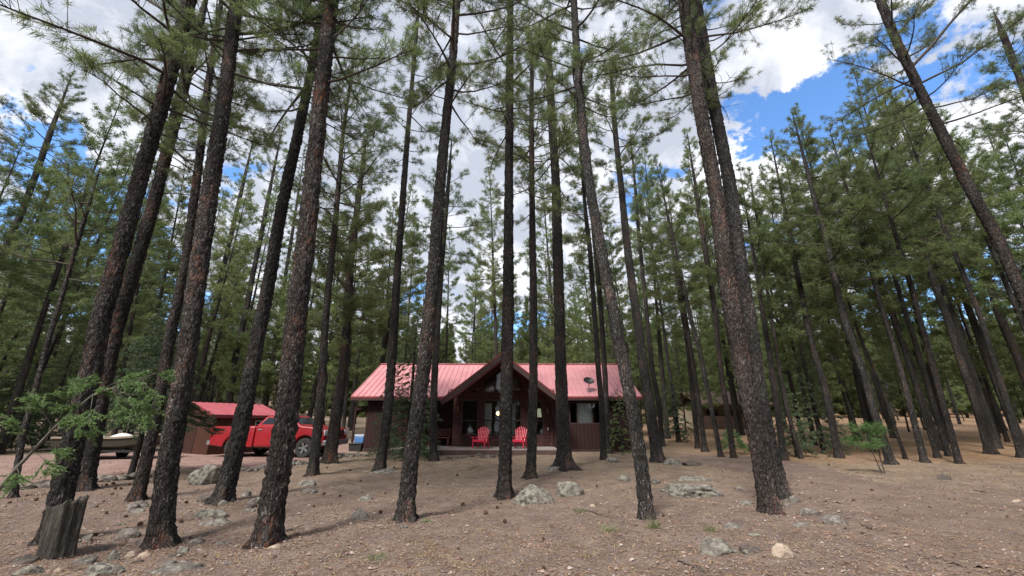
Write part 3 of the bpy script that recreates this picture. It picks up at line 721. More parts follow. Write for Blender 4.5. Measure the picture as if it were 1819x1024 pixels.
def free(x, y, gap):
    if -9.6 < x < 8.0 and 19 < y < 33.5: return False
    if -19.5 < x < -6.5 and 15 < y < 27.5: return False
    if -24 < x < -12 and 17 < y < 22: return False
    if 17.5 < x < 28 and 42 < y < 53: return False
    return all((x-a)**2+(y-b)**2 > (gap+c)**2*0.5 for a, b, c in used)
def add_spots(n, y0, y1, kind, gap, xlim=None, pw=1.3):
    got = 0
    for _ in range(n*60):
        if got >= n: break
        y = y0+(y1-y0)*rw.random()**pw; hw = y*1.32+2
        x = rw.uniform(-hw, hw) if xlim is None else rw.uniform(*xlim)
        if abs(x) > hw: continue
        if not free(x, y, gap): continue
        used.append((x, y, gap)); spots.append((x, y, kind)); got += 1
add_spots(9, 18, 26, 'tall', 2.2, (-34, -17))
add_spots(12, 22, 30, 'tall', 1.6, (16, 38))
add_spots(48, 33, 50, 'tall', 2.2)
add_spots(40, 50, 75, 'tall', 2.3)
add_spots(30, 75, 105, 'tall', 2.6)
add_spots(8, 20, 30, 'young', 1.6, (-36, -19))
add_spots(34, 28, 45, 'young', 1.6, None)
add_spots(44, 45, 75, 'young', 2.0)
ORD = ['first', 'second', 'third', 'fourth', 'fifth', 'sixth', 'seventh', 'eighth', 'ninth', 'tenth', 'eleventh', 'twelfth', 'thirteenth', 'fourteenth', 'fifteenth',
       'sixteenth', 'seventeenth', 'eighteenth', 'nineteenth', 'twentieth', 'twenty-first', 'twenty-second', 'twenty-third', 'twenty-fourth', 'twenty-fifth', 'twenty-sixth', 'twenty-seventh',
       'twenty-eighth', 'twenty-ninth', 'thirtieth', 'thirty-first', 'thirty-second', 'thirty-third', 'thirty-fourth', 'thirty-fifth', 'thirty-sixth', 'thirty-seventh', 'thirty-eighth', 'thirty-ninth', 'fortieth',
       'forty-first', 'forty-second', 'forty-third', 'forty-fourth', 'forty-fifth', 'forty-sixth', 'forty-seventh', 'forty-eighth', 'forty-ninth', 'fiftieth']
SKIP = set()
ZONES = [(-1e9, 270, 'left of the shed'), (270, 625, 'behind the shed and pickup'), (625, 890, 'behind the roof left half'),
         (890, 1140, 'behind the roof right half'), (1140, 1380, 'between cabin and red barked trunk'), (1380, 1e9, 'beyond the dirt track')]
info = []
for i, (x, y, kind) in enumerate(spots):
    u, v = project((x, y, float(gz(x, y))+1.0)); zn = [k for k, zt in enumerate(ZONES) if zt[0] <= u < zt[1]][0]
    info.append((zn, kind, u, i, x, y))
info.sort()
cnt = {}
for zn, kind, u, i, x, y in info:
    rr = random.Random(i*7+1)
    P = (TALL if kind == 'tall' else YOUNG)[rr.randrange(6 if kind == 'tall' else 4)]
    sc_ = rr.uniform(0.72, 1.2); rz_ = rr.uniform(0, 6.28); tilt = (rr.gauss(0, .03), rr.gauss(0, .03))
    if i in SKIP: continue
    k = cnt[(zn, kind)] = cnt.get((zn, kind), -1)+1
    what = 'high-crowned pine' if kind == 'tall' else 'bushy young pine'
    lab = f'{what}, {ORD[k]} from the left {ZONES[zn][2]}'
    b = (x, y, float(gz(x, y))-0.05)
    root = thing('pine_tree' if kind == 'tall' else 'young_pine', lab, 'pine tree', b, rz_, 'tall pines of the woods behind' if kind == 'tall' else 'young pines of the woods behind')
    root.rotation_euler = (tilt[0], tilt[1], rz_); root.scale = (sc_, sc_, sc_); root['spot'] = i
    for nm, me in (('trunk', P[0]), ('crown', P[1])):
        o = bpy.data.objects.new(nm, me); link(o, root)

# the far wood, which reads as one mass
FV, FQ, FM, FT = [], [], [], []; kk = 0
rf = np.random.RandomState(5)
far_p = [proto(260+i, 19, 0.6, .2, 2.9, 5.0, .10, 7, 0.6, 0.055) for i in range(3)]
for n in range(437):
    if n >= 405: y = rf.uniform(7, 26); x = rf.choice([-1, 1])*(1.32*y+rf.uniform(8, 30))
    elif n < 360: y = rf.uniform(82, 150); x = rf.uniform(-1.35, 1.35)*y
    else: y = rf.uniform(-60, -14); x = rf.uniform(-45, 45)
    a, (tv, tq) = far_p[n % 3][2], far_p[n % 3][3]
    th = rf.rand()*6.28; s = rf.uniform(0.75, 1.25); c_, s_ = math.cos(th), math.sin(th)
    M = np.array([[c_, -s_, 0], [s_, c_, 0], [0, 0, 1]])*s
    off = np.array([x, y, float(gz(x, y))-0.1])
    V = np.concatenate([tv, a[0]]) @ M.T+off
    FV.append(V); FQ.append(np.concatenate([tq, a[1]+len(tv)])+kk); kk += len(V)
    FM.append(np.concatenate([np.zeros(len(tq), int), a[2]])); FT.append(np.concatenate([np.zeros(len(tv)), a[3]]))
me = mesh_np('far_wood', np.concatenate(FV), quads=np.concatenate(FQ), mq=np.concatenate(FM), tone=np.concatenate(FT))
tag(obj('far_wood', me, [BARK_FAR, NEEDLE]), 'far pine wood closing the view behind everything', 'wood', kind='stuff')
# ------------------------------------------------------------------ cabin
def siding_mat(name, a, b2, pitch):
    m, nt, b = newmat(name)
    co = objco(nt); sp = nn(nt, 'ShaderNodeSeparateXYZ'); nt.links.new(co, sp.inputs[0])
    s = math_n(nt, 'ADD', sp.outputs[0], math_n(nt, 'MULTIPLY', sp.outputs[1], 1.0))
    fr = math_n(nt, 'FRACT', math_n(nt, 'DIVIDE', s, pitch))
    cell = math_n(nt, 'FLOOR', math_n(nt, 'DIVIDE', s, pitch))
    wnz = nn(nt, 'ShaderNodeTexWhiteNoise', noise_dimensions='1D'); nt.links.new(cell, wnz.inputs['W'])
    groove = mrange(nt, math_n(nt, 'ABSOLUTE', math_n(nt, 'SUBTRACT', fr, 0.5)), 0.44, 0.49, 0, 1)
    mp = nn(nt, 'ShaderNodeMapping'); nt.links.new(co, mp.inputs[0]); mp.inputs['Scale'].default_value = (9, 9, 0.7)
    g = mrange(nt, noise(nt, mp.outputs[0], 2.5, 7, 0.65), 0.3, 0.7, 0, 1)
    f = math_n(nt, 'ADD', math_n(nt, 'MULTIPLY', g, 0.7), math_n(nt, 'MULTIPLY', wnz.outputs[0], 0.35))
    col = mixc(nt, f, c4(a), c4(b2))
    col = mixc(nt, groove, col, c4(tuple(x*0.35 for x in a)))
    nt.links.new(col, b.inputs['Base Color']); b.inputs['Roughness'].default_value = 0.75; b.inputs['Specular IOR Level'].default_value = 0.3
    bump(nt, b, math_n(nt, 'SUBTRACT', math_n(nt, 'MULTIPLY', g, 0.25), groove), 0.7, 0.02)
    return m
def shingle_mat(name, a, b2):
    m, nt, b = newmat(name)
    t = nn(nt, 'ShaderNodeTexCoord'); sp = nn(nt, 'ShaderNodeSeparateXYZ'); nt.links.new(t.outputs['Object'], sp.inputs[0])
    cb = nn(nt, 'ShaderNodeCombineXYZ'); setin(nt, cb, 0, sp.outputs[0]); setin(nt, cb, 1, sp.outputs[2])
    br = nn(nt, 'ShaderNodeTexBrick'); nt.links.new(cb.outputs[0], br.inputs['Vector'])
    br.inputs['Scale'].default_value = 1.0; br.inputs['Brick Width'].default_value = 0.15; br.inputs['Row Height'].default_value = 0.19
    br.inputs['Mortar Size'].default_value = 0.006; br.inputs['Mortar Smooth'].default_value = 0.2; br.inputs['Bias'].default_value = 0.0
    br.inputs['Color1'].default_value = c4(a); br.inputs['Color2'].default_value = c4(b2); br.inputs['Mortar'].default_value = c4(tuple(x*0.25 for x in a))
    mp = nn(nt, 'ShaderNodeMapping'); nt.links.new(t.outputs['Object'], mp.inputs[0]); mp.inputs['Scale'].default_value = (30, 30, 2)
    g = noise(nt, mp.outputs[0], 1.5, 6, 0.6)
    col = mixc(nt, mrange(nt, g, 0.3, 0.7, 0, 0.5), br.outputs['Color'], c4(tuple(x*1.6 for x in b2)))
    nt.links.new(col, b.inputs['Base Color']); b.inputs['Roughness'].default_value = 0.85; b.inputs['Specular IOR Level'].default_value = 0.2
    row = math_n(nt, 'FRACT', math_n(nt, 'DIVIDE', sp.outputs[2], 0.19))
    h = math_n(nt, 'SUBTRACT', math_n(nt, 'SUBTRACT', 1.0, row), br.outputs['Fac'])
    bump(nt, b, h, 0.8, 0.03)
    return m
SIDING = siding_mat('dark_red_siding', (0.023, 0.0085, 0.0085), (0.038, 0.014, 0.0135), 0.2)
SHINGLE = shingle_mat('brown_shingles', (0.088, 0.040, 0.038), (0.044, 0.021, 0.020))
TRIM = basic('dark_trim', (0.030, 0.015, 0.014), (0.045, 0.022, 0.020), 0.6, 5, 0.2, 30)
REDTRIM = basic('red_roof_trim', (0.20, 0.035, 0.040), (0.14, 0.028, 0.030), 0.5, 4, 0.1, 20)
def roof_mat():
    m, nt, b = newmat('red_metal_roof')
    co = objco(nt)
    f = mrange(nt, noise(nt, co, 0.8, 6, 0.65), 0.3, 0.7, 0, 1)
    col = mixc(nt, f, (0.45, 0.180, 0.200, 1), (0.52, 0.235, 0.250, 1))
    col = mixc(nt, mrange(nt, noise(nt, co, 14, 6, 0.7), 0.60, 0.72, 0, 0.5), col, (0.30, 0.13, 0.12, 1))
    st = mrange(nt, noise(nt, objco(nt, (6, 0.6, 0.6)), 1.6, 6, 0.7), 0.52, 0.74, 0, 0.45)
    col = mixc(nt, st, col, (0.36, 0.17, 0.165, 1))
    lt = math_n(nt, 'MULTIPLY', mrange(nt, noise(nt, objco(nt, (1, 0.6, 1)), 1.3, 3), 0.5, 0.65, 0, 1), mrange(nt, noise(nt, co, 34, 3, 0.7), 0.56, 0.64, 0, 0.4))
    col = mixc(nt, lt, col, (0.14, 0.085, 0.05, 1))
    nt.links.new(col, b.inputs['Base Color']); b.inputs['Roughness'].default_value = 0.45
    b.inputs['Specular IOR Level'].default_value = 0.5
    return m
ROOF = roof_mat()
SHEDROOF = basic('shed_red_metal', (0.42, 0.105, 0.13), (0.34, 0.085, 0.105), 0.45, 2.5, 0.05)
DECKM = basic('weathered_deck_boards', (0.24, 0.205, 0.195), (0.32, 0.28, 0.27), 0.8, 3, 0.3, 60, stretch=(1, 8, 8))
DECKSIDE = basic('brown_deck_fascia', (0.070, 0.040, 0.036), (0.105, 0.06, 0.055), 0.75, 4, 0.3, 50)
INTER = basic('dim_interior', (0.10, 0.075, 0.055), (0.14, 0.10, 0.075), 0.8, 3, 0.1)
CURTAIN = basic('pale_curtain', (0.74, 0.76, 0.76), (0.64, 0.66, 0.66), 0.9, 3, 0.2, 30)
def glass_mat(name, tint=(0.9, 0.95, 0.95), refl=0.16):
    m = bpy.data.materials.new(name); m.use_nodes = True; nt = m.node_tree; nt.nodes.clear()
    out = nn(nt, 'ShaderNodeOutputMaterial'); tr = nn(nt, 'ShaderNodeBsdfTransparent'); tr.inputs[0].default_value = c4(tint)
    gl = nn(nt, 'ShaderNodeBsdfGlossy'); gl.inputs['Roughness'].default_value = 0.03
    lw = nn(nt, 'ShaderNodeFresnel'); lw.inputs[0].default_value = 1.5
    bp = nn(nt, 'ShaderNodeBump'); bp.inputs['Strength'].default_value = 0.04; bp.inputs['Distance'].default_value = 0.02
    nt.links.new(noise(nt, objco(nt), 3.0, 2), bp.inputs['Height']); nt.links.new(bp.outputs[0], gl.inputs['Normal'])
    mx = nn(nt, 'ShaderNodeMixShader'); nt.links.new(math_n(nt, 'ADD', math_n(nt, 'MULTIPLY', lw.outputs[0], 0.9), refl, True), mx.inputs[0])
    nt.links.new(tr.outputs[0], mx.inputs[1]); nt.links.new(gl.outputs[0], mx.inputs[2]); nt.links.new(mx.outputs[0], out.inputs[0])
    return m
GLASS = glass_mat('window_glass', (0.92, 0.94, 0.94), 0.015)
DARKGLASS = glass_mat('tinted_glass', (0.10, 0.11, 0.13), 0.08)
BLACK = basic('black_plastic', (0.014, 0.014, 0.015), (0.022, 0.022, 0.023), 0.5, 8, 0.1)
GREYMETAL = basic('grey_metal', (0.30, 0.30, 0.31), (0.20, 0.20, 0.21), 0.4, 8, 0.1, metal=0.6)
WHITE = basic('white_paint', (0.62, 0.62, 0.60), (0.50, 0.50, 0.48), 0.5, 5, 0.1)

hx, hy = HOUSE_O; hz = 0.03
cab = thing('cabin', 'dark red wooden cabin with pink-red metal roof and a glazed front gable', 'cabin', (hx, hy, hz))
L = lambda x, y, z: (x-hx, y-hy, z-hz)
class HB(MB):
    """boxes and prisms given in world coordinates, stored relative to the cabin"""
    def build(s, name, mats, parent, **k):
        s.v = [(a-hx, b-hy, c-hz) for a, b, c in s.v]
        return MB.build(s, name, mats, parent, **k)
ZW = 2.80
b = HB()
b.box(-7.75, -5.55, 22.65, 22.80, -0.3, ZW)                       # left front wall
b.box(-7.75, -7.6, 22.80, 31.0, -0.3, ZW)                         # left end wall
b.box(6.05, 6.2, 22.80, 31.0, -0.3, ZW)                           # right end wall
b.box(-7.6, 6.05, 30.85, 31.0, -0.3, ZW)                          # back wall
b.box(-5.7, -5.55, 22.80, 24.2, -0.3, ZW)                         # side of the recess
b.box(-5.55, -3.2, 24.05, 24.2, -0.3, ZW+0.5)                     # back of the recess
b.box(2.2, 3.05, 22.65, 22.80, -0.3, ZW); b.box(4.72, 6.2, 22.65, 22.80, -0.3, ZW)   # right front wall round its window
b.box(3.05, 4.72, 22.65, 22.80, -0.3, 1.50); b.box(3.05, 4.72, 22.65, 22.80, 2.62, ZW)
for x in (-7.75, 6.05):                                            # gable ends
    b.prism([(22.65, ZW), (31.0, ZW), (26.8, 4.95)], x, x+0.15, 'x')
b.build('wall', SIDING, cab)
for xa, xb, zt in ((-7.78, -5.53, .30), (2.25, 6.23, .26)):
    b = HB(); b.box(xa, xb, 22.62, 22.655, -0.3, zt); b.build('skirting', TRIM, cab)
# glazed gable wall
GC = -0.51
f_ = lambda x: 4.86-0.766*abs(x-GC)
g_ = lambda x: f_(x)-0.36
b = HB(); y0, y1 = 23.0, 23.14
WX = [(-2.72, -1.84), (-1.53, -0.65), (-0.37, 0.51), (0.82, 1.70)]
pier = [(-3.2, -2.72), (-1.84, -1.53), (-0.65, -0.37), (0.51, 0.82), (1.70, 2.18)]
for (a, c) in pier: b.box(a, c, y0, y1, 0.92, 2.75)
b.box(-3.2, 2.18, y0+0.003, y1, 0.1, 0.92)
b.prism([(-3.2, 2.75), (2.18, 2.75), (2.18, f_(2.18)), (1.71, 3.16), (-2.73, 3.16), (-3.2, f_(-3.2))], y0-0.004, y1, 'y')
b.prism([(-2.73, 3.16), (-2.26, 3.16), (GC, g_(GC)), (GC, f_(GC))], y0+0.002, y1-0.002, 'y')
b.prism([(1.71, 3.16), (1.24, 3.16), (GC, g_(GC)), (GC, f_(GC))], y0+0.002, y1-0.002, 'y')
for (a, c) in ((-1.84, -1.53), (0.51, 0.82)): b.prism([(a, 3.16), (c, 3.16), (c, f_(c)-.05), (a, f_(a)-.05)], y0-0.006, y1+0.003, 'y')
b.prism([(-0.62, 3.16), (-0.40, 3.16), (-0.40, f_(-0.40)-.05), (-0.62, f_(-0.62)-.05)], y0-0.006, y1+0.003, 'y')
b.box(-3.2, -3.06, 23.143, 24.05, 0.1, 2.70); b.box(2.05, 2.18, 22.81, 22.997, 0.1, 2.70)
b.build('gable_wall', SHINGLE, cab)
def window(x0, x1, z0, z1, y, mull=None, split=None, shutters=False, poly=None):
    m = HB(); t = 0.055; ya, yb = y-0.012, y+0.08
    m.box(x0, x0+t, ya, yb, z0, z1); m.box(x1-t, x1, ya, yb, z0, z1)
    m.box(x0+t, x1-t, ya+.002, yb, z0, z0+t); m.box(x0+t, x1-t, ya+.002, yb, z1-t, z1)
    if mull: m.box(x0+t, x1-t, ya+.004, yb, mull-0.03, mull+0.03)
    for s in (split or []): m.box(s-0.025, s+0.025, ya+.006, yb, z0+t, z1-t)
    fr = m.build('window', TRIM, cab, bevel=0.006)
    p = HB(); p.box(x0+t, x1-t, y+0.03, y+0.036, z0+t, z1-t); p.build('pane', GLASS, fr)
    return fr
wins = [window(a, c, 0.92, 2.75, 23.0, mull=1.68) for a, c in WX]
window(3.05, 4.72, 1.50, 2.62, 22.65, split=[3.48, 4.29])
for (a, c) in ((-2.26, -1.84), (-1.53, -0.62), (-0.40, 0.51), (0.82, 1.24)):
    pts = [(a, 3.16), (c, 3.16)]+([(c, g_(c))] if g_(c) > 3.17 else [])+([(a, g_(a))] if g_(a) > 3.17 else [])
    p = HB(); p.prism(pts, 23.05, 23.056, 'y'); pane = p.build('gable_pane', GLASS, cab)
# curtains
def curtain(x0, x1, z0, z1, y, parent):
    n = 26; vs, fs = [], []
    for i in range(n+1):
        x = x0+(x1-x0)*i/n; dy = 0.025*math.sin(i*1.9)
        vs += [(x, y+dy, z0), (x, y+dy, z1), (x, y+dy+0.006, z1), (x, y+dy+0.006, z0)]
    for i in range(n):
        for k in range(4): fs.append((i*4+k, i*4+(k+1) % 4, i*4+4+(k+1) % 4, i*4+4+k))
    fs += [(0, 1, 2, 3), (n*4+3, n*4+2, n*4+1, n*4)]
    m = HB(); m.add(vs, fs); return m.build('curtain', CURTAIN, parent)
curtain(-1.95+0.05, -1.66+.05, 1.0, 2.7, 23.35, wins[0]); curtain(-1.5, -1.12, 1.0, 2.6, 23.45, wins[1]); curtain(0.0, 0.2, 1.0, 2.6, 23.45, wins[2])
curtain(3.50, 4.27, 1.53, 2.6, 22.75, cab)
# interior shell
b = HB(); b.box(-3.1, 6.0, 27.2, 27.3, 0.2, 5.0); b.box(-3.1, 6.0, 23.16, 27.2, 0.25, 0.34); b.box(-3.10, -3.0, 24.22, 27.2, 0.34, 3.6); b.box(2.3, 2.4, 23.2, 27.2, 0.34, 3.4)
b.build('room', INTER, cab)
# roofs
b = HB(); t = 0.09
RX0, RX1 = -8.55, 6.9
EY, EZ, RY, RZ = 22.2, 2.88, 26.8, 5.22
sl2 = (RZ-EZ)/(RY-EY)
for xa, xb, ys in ((RX0, GC-2.98, EY), (GC-2.978, GC+2.978, 23.16), (GC+2.98, RX1, EY)):
    zs = EZ+(ys-EY)*sl2
    b.prism([(ys, zs), (RY, RZ), (31.4, EZ), (31.4, EZ-t), (RY, RZ-t), (ys, zs-t)], xa, xb, 'x')
n = 51
sl2 = (RZ-EZ)/(RY-EY)
gm = lambda x: EY+max(0.0, (f_(x)+0.12)-EZ)/sl2 if abs(x-GC) < 3.0 else EY
for i in range(n+1):
    x = RX0+0.02+(RX1-RX0-0.04)*i/n
    ys = max(EY, gm(x)+0.05)
    if ys > RY-0.2: continue
    b.bar((x, ys, EZ+(ys-EY)*sl2+0.012), (x, RY-0.08, RZ-0.08*sl2+0.012), 0.035, 0.045)
b.bar((RX0, RY, RZ+0.012), (RX1, RY, RZ+0.012), 0.32, 0.03)
main_roof = b.build('roof', ROOF, cab)
# gable roof slabs
b = HB()
YF, AP = 20.9, 4.98
for s in (-1, 1):
    ex = GC+s*3.0; ez = AP-0.766*3.0
    ya = EY+(AP-EZ)/sl2-0.02; yb = EY+0.1
    tp = [(GC, YF, AP), (ex, YF, ez), (ex, yb, ez), (GC, ya, AP)]
    bt = [(p[0], p[1], p[2]-0.10) for p in tp]
    b.add(tp+bt, [(0, 1, 2, 3), (7, 6, 5, 4), (0, 4, 5, 1), (1, 5, 6, 2), (2, 6, 7, 3), (3, 7, 4, 0)])
b.build('gable_roof', ROOF, cab)
b = HB()
for s in (-1, 1):
    ex = GC+s*3.02; ez = AP-0.766*3.02
    b.bar((GC, YF-0.02, AP-0.16), (ex, YF-0.02, ez-0.16), 0.05, 0.24, up=(0, 0, 1))
    b.bar((GC, YF+0.05, AP-0.13), (ex, YF+0.05, ez-0.13), 0.06, 0.05)
b.box(RX0, -3.6, EY-0.035, EY, EZ-0.19, EZ-0.095); b.box(GC+3.05, RX1, EY-0.035, EY, EZ-0.19, EZ-0.095)
b.box(RX0, GC-3.0, EY+0.01, 22.64, EZ-0.14, EZ-0.10); b.box(GC+3.0, RX1, EY+0.01, 22.64, EZ-0.14, EZ-0.10)
b.build('fascia', TRIM, cab)
b = HB()
for s in (-1, 1):
    ex = GC+s*3.03; ez = AP-0.766*3.03
    b.bar((GC, YF-0.03, AP-0.01), (ex, YF-0.03, ez-0.01), 0.06, 0.07)
b.box(RX0, -3.62, EY-0.05, EY-0.005, EZ-0.092, EZ+0.012); b.box(GC+3.07, RX1, EY-0.05, EY-0.005, EZ-0.092, EZ+0.012)
b.build('drip_edge', REDTRIM, cab)
# deck
b = HB()
nb_ = 17
for i in range(nb_):
    ya = 20.5+i*(23.0-20.5)/nb_; 
    b.box(-5.95, 2.2, ya, ya+2.5/nb_-0.008, 0.335, 0.37)
b.box(-5.55, -3.25, 23.003, 24.04, 0.335, 0.368)
dk = b.build('deck', DECKM, cab)
b = HB(); b.box(-5.93, 2.18, 20.47, 20.498, 0.12, 0.333); b.box(-5.93, -5.9, 20.51, 22.6, 0.12, 0.333); b.box(2.15, 2.18, 20.51, 22.6, 0.12, 0.333)
for x in (-5.5, -3.6, -1.7, 0.2, 1.9): b.box(x, x+0.14, 20.6, 22.9, -0.1, 0.333)
b.build('deck_fascia', DECKSIDE, dk)
b = HB(); b.box(-6.55, -5.96, 20.9, 22.4, 0.16, 0.20); b.box(-6.52, -6.47, 20.95, 22.35, -0.05, 0.16)
b.build('step', DECKSIDE, dk)
# wall lights and socket by the windows
def wall_light(x, z):
    m = HB(); m.box(x-0.05, x+0.05, 22.975, 22.998, z-0.17, z+0.13); m.lathe([(0.035, -0.13), (0.055, -0.12), (0.06, 0.05), (0.075, 0.06), (0.02, 0.11)], (x, 22.90, z), 10)
    return m.build('wall_light', basic('brass', (0.16, 0.10, 0.05), (0.10, 0.065, 0.035), 0.45, 8, 0.1), cab, bevel=0.004)
wall_light(-2.95, 2.28); wall_light(1.93, 2.25)
m = HB(); m.box(1.90, 1.97, 22.97, 22.998, 1.18, 1.33); m.build('socket', WHITE, cab, bevel=0.008)
# lean-to at the left end
m = HB(); m.bar((-8.62, 23.2, 2.28), (-7.76, 23.2, 2.36), 0.10, 0.14); m.bar((-8.62, 26.0, 2.28), (-7.76, 26.0, 2.36), 0.10, 0.14)
for i in range(6): m.bar((-8.55+i*0.15, 23.1, 2.38+i*.014), (-8.55+i*0.15, 26.1, 2.38+i*.014), 0.10, 0.03)
m.box(-8.60, -8.52, 23.15, 23.25, -0.1, 2.22); m.box(-8.60, -8.52, 25.95, 26.05, -0.1, 2.22)
m.build('lean_to', SIDING, cab)

# lamps inside
def emis(name, col, s):
    m, nt, b = newmat(name); b.inputs['Base Color'].default_value = c4(col)
    b.inputs['Emission Color'].default_value = c4(col); b.inputs['Emission Strength'].default_value = s
    bump(nt, b, noise(nt, objco(nt), 20, 3), 0.1); return m
t = thing('ceiling_lamp', 'lit yellow globe lamp hanging behind the second gable window', 'lamp', (-0.80, 24.4, 2.08))
MB().ball((0, 0, 0), 0.11).build('globe', emis('lit_globe', (1.0, 0.62, 0.22), 3.5), t, smooth=True)
MB().tube([(0, 0, 0.11), (0, 0, 2.2)], 0.012, 6).build('stem', BLACK, t)
t = thing('floor_lamp', 'floor lamp with cream shade behind the rightmost gable window', 'lamp', (1.46, 23.7, 0.34))
MB().lathe([(0.13, 1.52), (0.20, 1.52), (0.145, 1.98), (0.13, 1.98)], n=20).build('lamp_shade', emis('cream_shade', (0.72, 0.72, 0.50), 0.22), t, smooth=True)
MB().lathe([(0.14, 0), (0.14, 0.03), (0.02, 0.05), (0.015, 1.6), (0.01, 1.65)], n=12).build('stand', BLACK, t, smooth=True)

# satellite dish
sx, sy = 4.21, 22.75
t = thing('satellite_dish', 'dark satellite dish on a short mast above the right eave', 'satellite dish', (sx, sy, EZ+(sy-EY)*sl2))
MB().tube([(0, 0, -0.02), (0, 0, 0.34), (0, -0.05, 0.5)], 0.022, 8).build('mast', GREYMETAL, t)
MB().bar((-0.12, 0.05, 0.02), (0.12, 0.05, 0.02), 0.22, 0.03).build('foot', GREYMETAL, t, bevel=0.005)
m = MB(); prof = [(0.002, -0.09), (0.12, -0.075), (0.22, -0.03), (0.30, 0.03), (0.305, 0.045), (0.22, -0.01), (0.12, -0.055), (0.002, -0.068)]
m.lathe(prof, (0, 0, 0), 28)
d = m.build('dish', BLACK, t, smooth=True); d.location = (0, -0.05, 0.58); d.rotation_euler = (R_(48), 0, R_(8)); d.scale = (1, 0.85, 1)
MB().tube([(0, -0.06, 0.45), (0, -0.40, 0.45), (0, -0.42, 0.52)], 0.014, 6).build('feed_arm', BLACK, t)

# red plastic garden chairs
CHAIRM = basic('red_plastic', (0.62, 0.030, 0.075), (0.55, 0.025, 0.065), 0.38, 4, 0.05)
def chair(label, x, y, rz):
    t = thing('garden_chair', label, 'chair', (x, y, 0.371), rz, 'red chairs on the deck')
    for s in (-1, 1):
        MB().prism([(-0.42, 0), (-0.34, 0), (-0.30, 0.50), (-0.40, 0.50)], s*0.30-0.022, s*0.30+0.022, 'x').build('leg', CHAIRM, t, bevel=0.008)
        MB().prism([(0.34, 0), (0.42, 0), (0.16, 0.55), (0.08, 0.55)], s*0.29-0.022, s*0.29+0.022, 'x').build('leg', CHAIRM, t, bevel=0.008)
        MB().box(s*0.335-0.065, s*0.335+0.065, -0.46, 0.26, 0.50, 0.53).build('armrest', CHAIRM, t, bevel=0.012)
    m = MB(); 
    for i in range(5):
        a = -0.40+i*0.135; zq = 0.40-0.18*((a+0.40)/0.68)
        m.bar((-0.275, a+0.06, zq-0.012), (0.275, a+0.06, zq-0.012), 0.125, 0.025)
    m.box(-0.275, 0.275, -0.43, -0.405, 0.31, 0.41)
    m.build('seat', CHAIRM, t, bevel=0.006)
    m = MB()
    for i in range(7):
        q = (i-3)/3.0; top = 1.0-0.13*q*q; x0 = q*0.185; x1 = q*0.285
        a = Vector((x0, 0.14, 0.20)); c = Vector((x1, 0.42, top))
        m.bar(a, c, 0.044, 0.022, up=(0, -1, 0.3))
        m.lathe([(0.001, -0.010), (0.025, -0.010), (0.025, 0.010), (0.001, 0.010)], tuple(c), 12, 'y')
    m.bar((-0.25, 0.30, 0.53), (0.25, 0.30, 0.53), 0.03, 0.05); m.bar((-0.28, 0.37, 0.76), (0.28, 0.37, 0.76), 0.03, 0.05)
    m.build('backrest', CHAIRM, t, bevel=0.004)
    return t
chair('red plastic garden chair left of the middle trunk, before two tall windows', -1.53, 21.45, R_(-14))
chair('red plastic garden chair right of the middle trunk, partly behind a slim pine', 0.36, 21.45, R_(-16))
# bench in the recess
t = thing('bench', 'dark red wooden bench on the deck, in the shaded recess behind the slim trunk', 'bench', (-3.95, 23.35, 0.369))
BENCHM = basic('dark_red_wood', (0.11, 0.022, 0.020), (0.075, 0.018, 0.017), 0.6, 5, 0.3, 50)
m = MB(); 
for i in range(3): m.box(-0.62, 0.62, -0.22+i*0.145, -0.09+i*0.145, 0.42, 0.455)
m.build('seat', BENCHM, t, bevel=0.006)
m = MB()
for i in range(3): m.box(-0.60, 0.60, 0.215, 0.245, 0.52+i*0.13, 0.62+i*0.13)
m.box(-0.56, -0.49, 0.247, 0.285, 0.45, 0.90); m.box(0.49, 0.56, 0.247, 0.285, 0.45, 0.90); m.build('backrest', BENCHM, t, bevel=0.006)
for sx_ in (-0.55, 0.48):
    for sy_ in (-0.20, 0.15): MB().box(sx_, sx_+0.07, sy_, sy_+0.06, 0, 0.42).build('leg', BENCHM, t, bevel=0.006)
# cooler on a black tote beside the left corner
p = on_ground(638, 800); Yc = 22.9
p = at_plane(637, 797, Yc)
gzc = float(gz(p[0], Yc))
t = thing('storage_tote', 'black plastic tote standing left of the cabin corner', 'tote', (p[0]-0.12, Yc, gzc))
MB().prism([(-0.30, 0), (0.30, 0), (0.34, 0.36), (-0.34, 0.36)], -0.24, 0.24, 'y').build('tub', BLACK, t, bevel=0.02)
MB().box(-0.36, 0.36, -0.27, 0.27, 0.36, 0.42).build('lid', BLACK, t, bevel=0.015)
t = thing('cooler', 'blue and white cooler box standing on the black tote', 'cooler', (p[0]+0.02, Yc, gzc+0.421))
MB().box(-0.24, 0.24, -0.16, 0.16, 0, 0.33).build('tub', basic('blue_plastic', (0.085, 0.20, 0.46), (0.07, 0.17, 0.40), 0.4, 5, 0.05), t, bevel=0.03)
MB().box(-0.25, 0.25, -0.17, 0.17, 0.33, 0.41).build('lid', basic('pale_blue_plastic', (0.42, 0.52, 0.66), (0.36, 0.46, 0.60), 0.4, 5, 0.05), t, bevel=0.02)
MB().tube([(-0.26, 0, 0.24), (-0.27, -0.12, 0.36), (-0.27, 0.12, 0.36), (-0.26, 0, 0.24)], 0.012, 6).build('handle', WHITE, t)
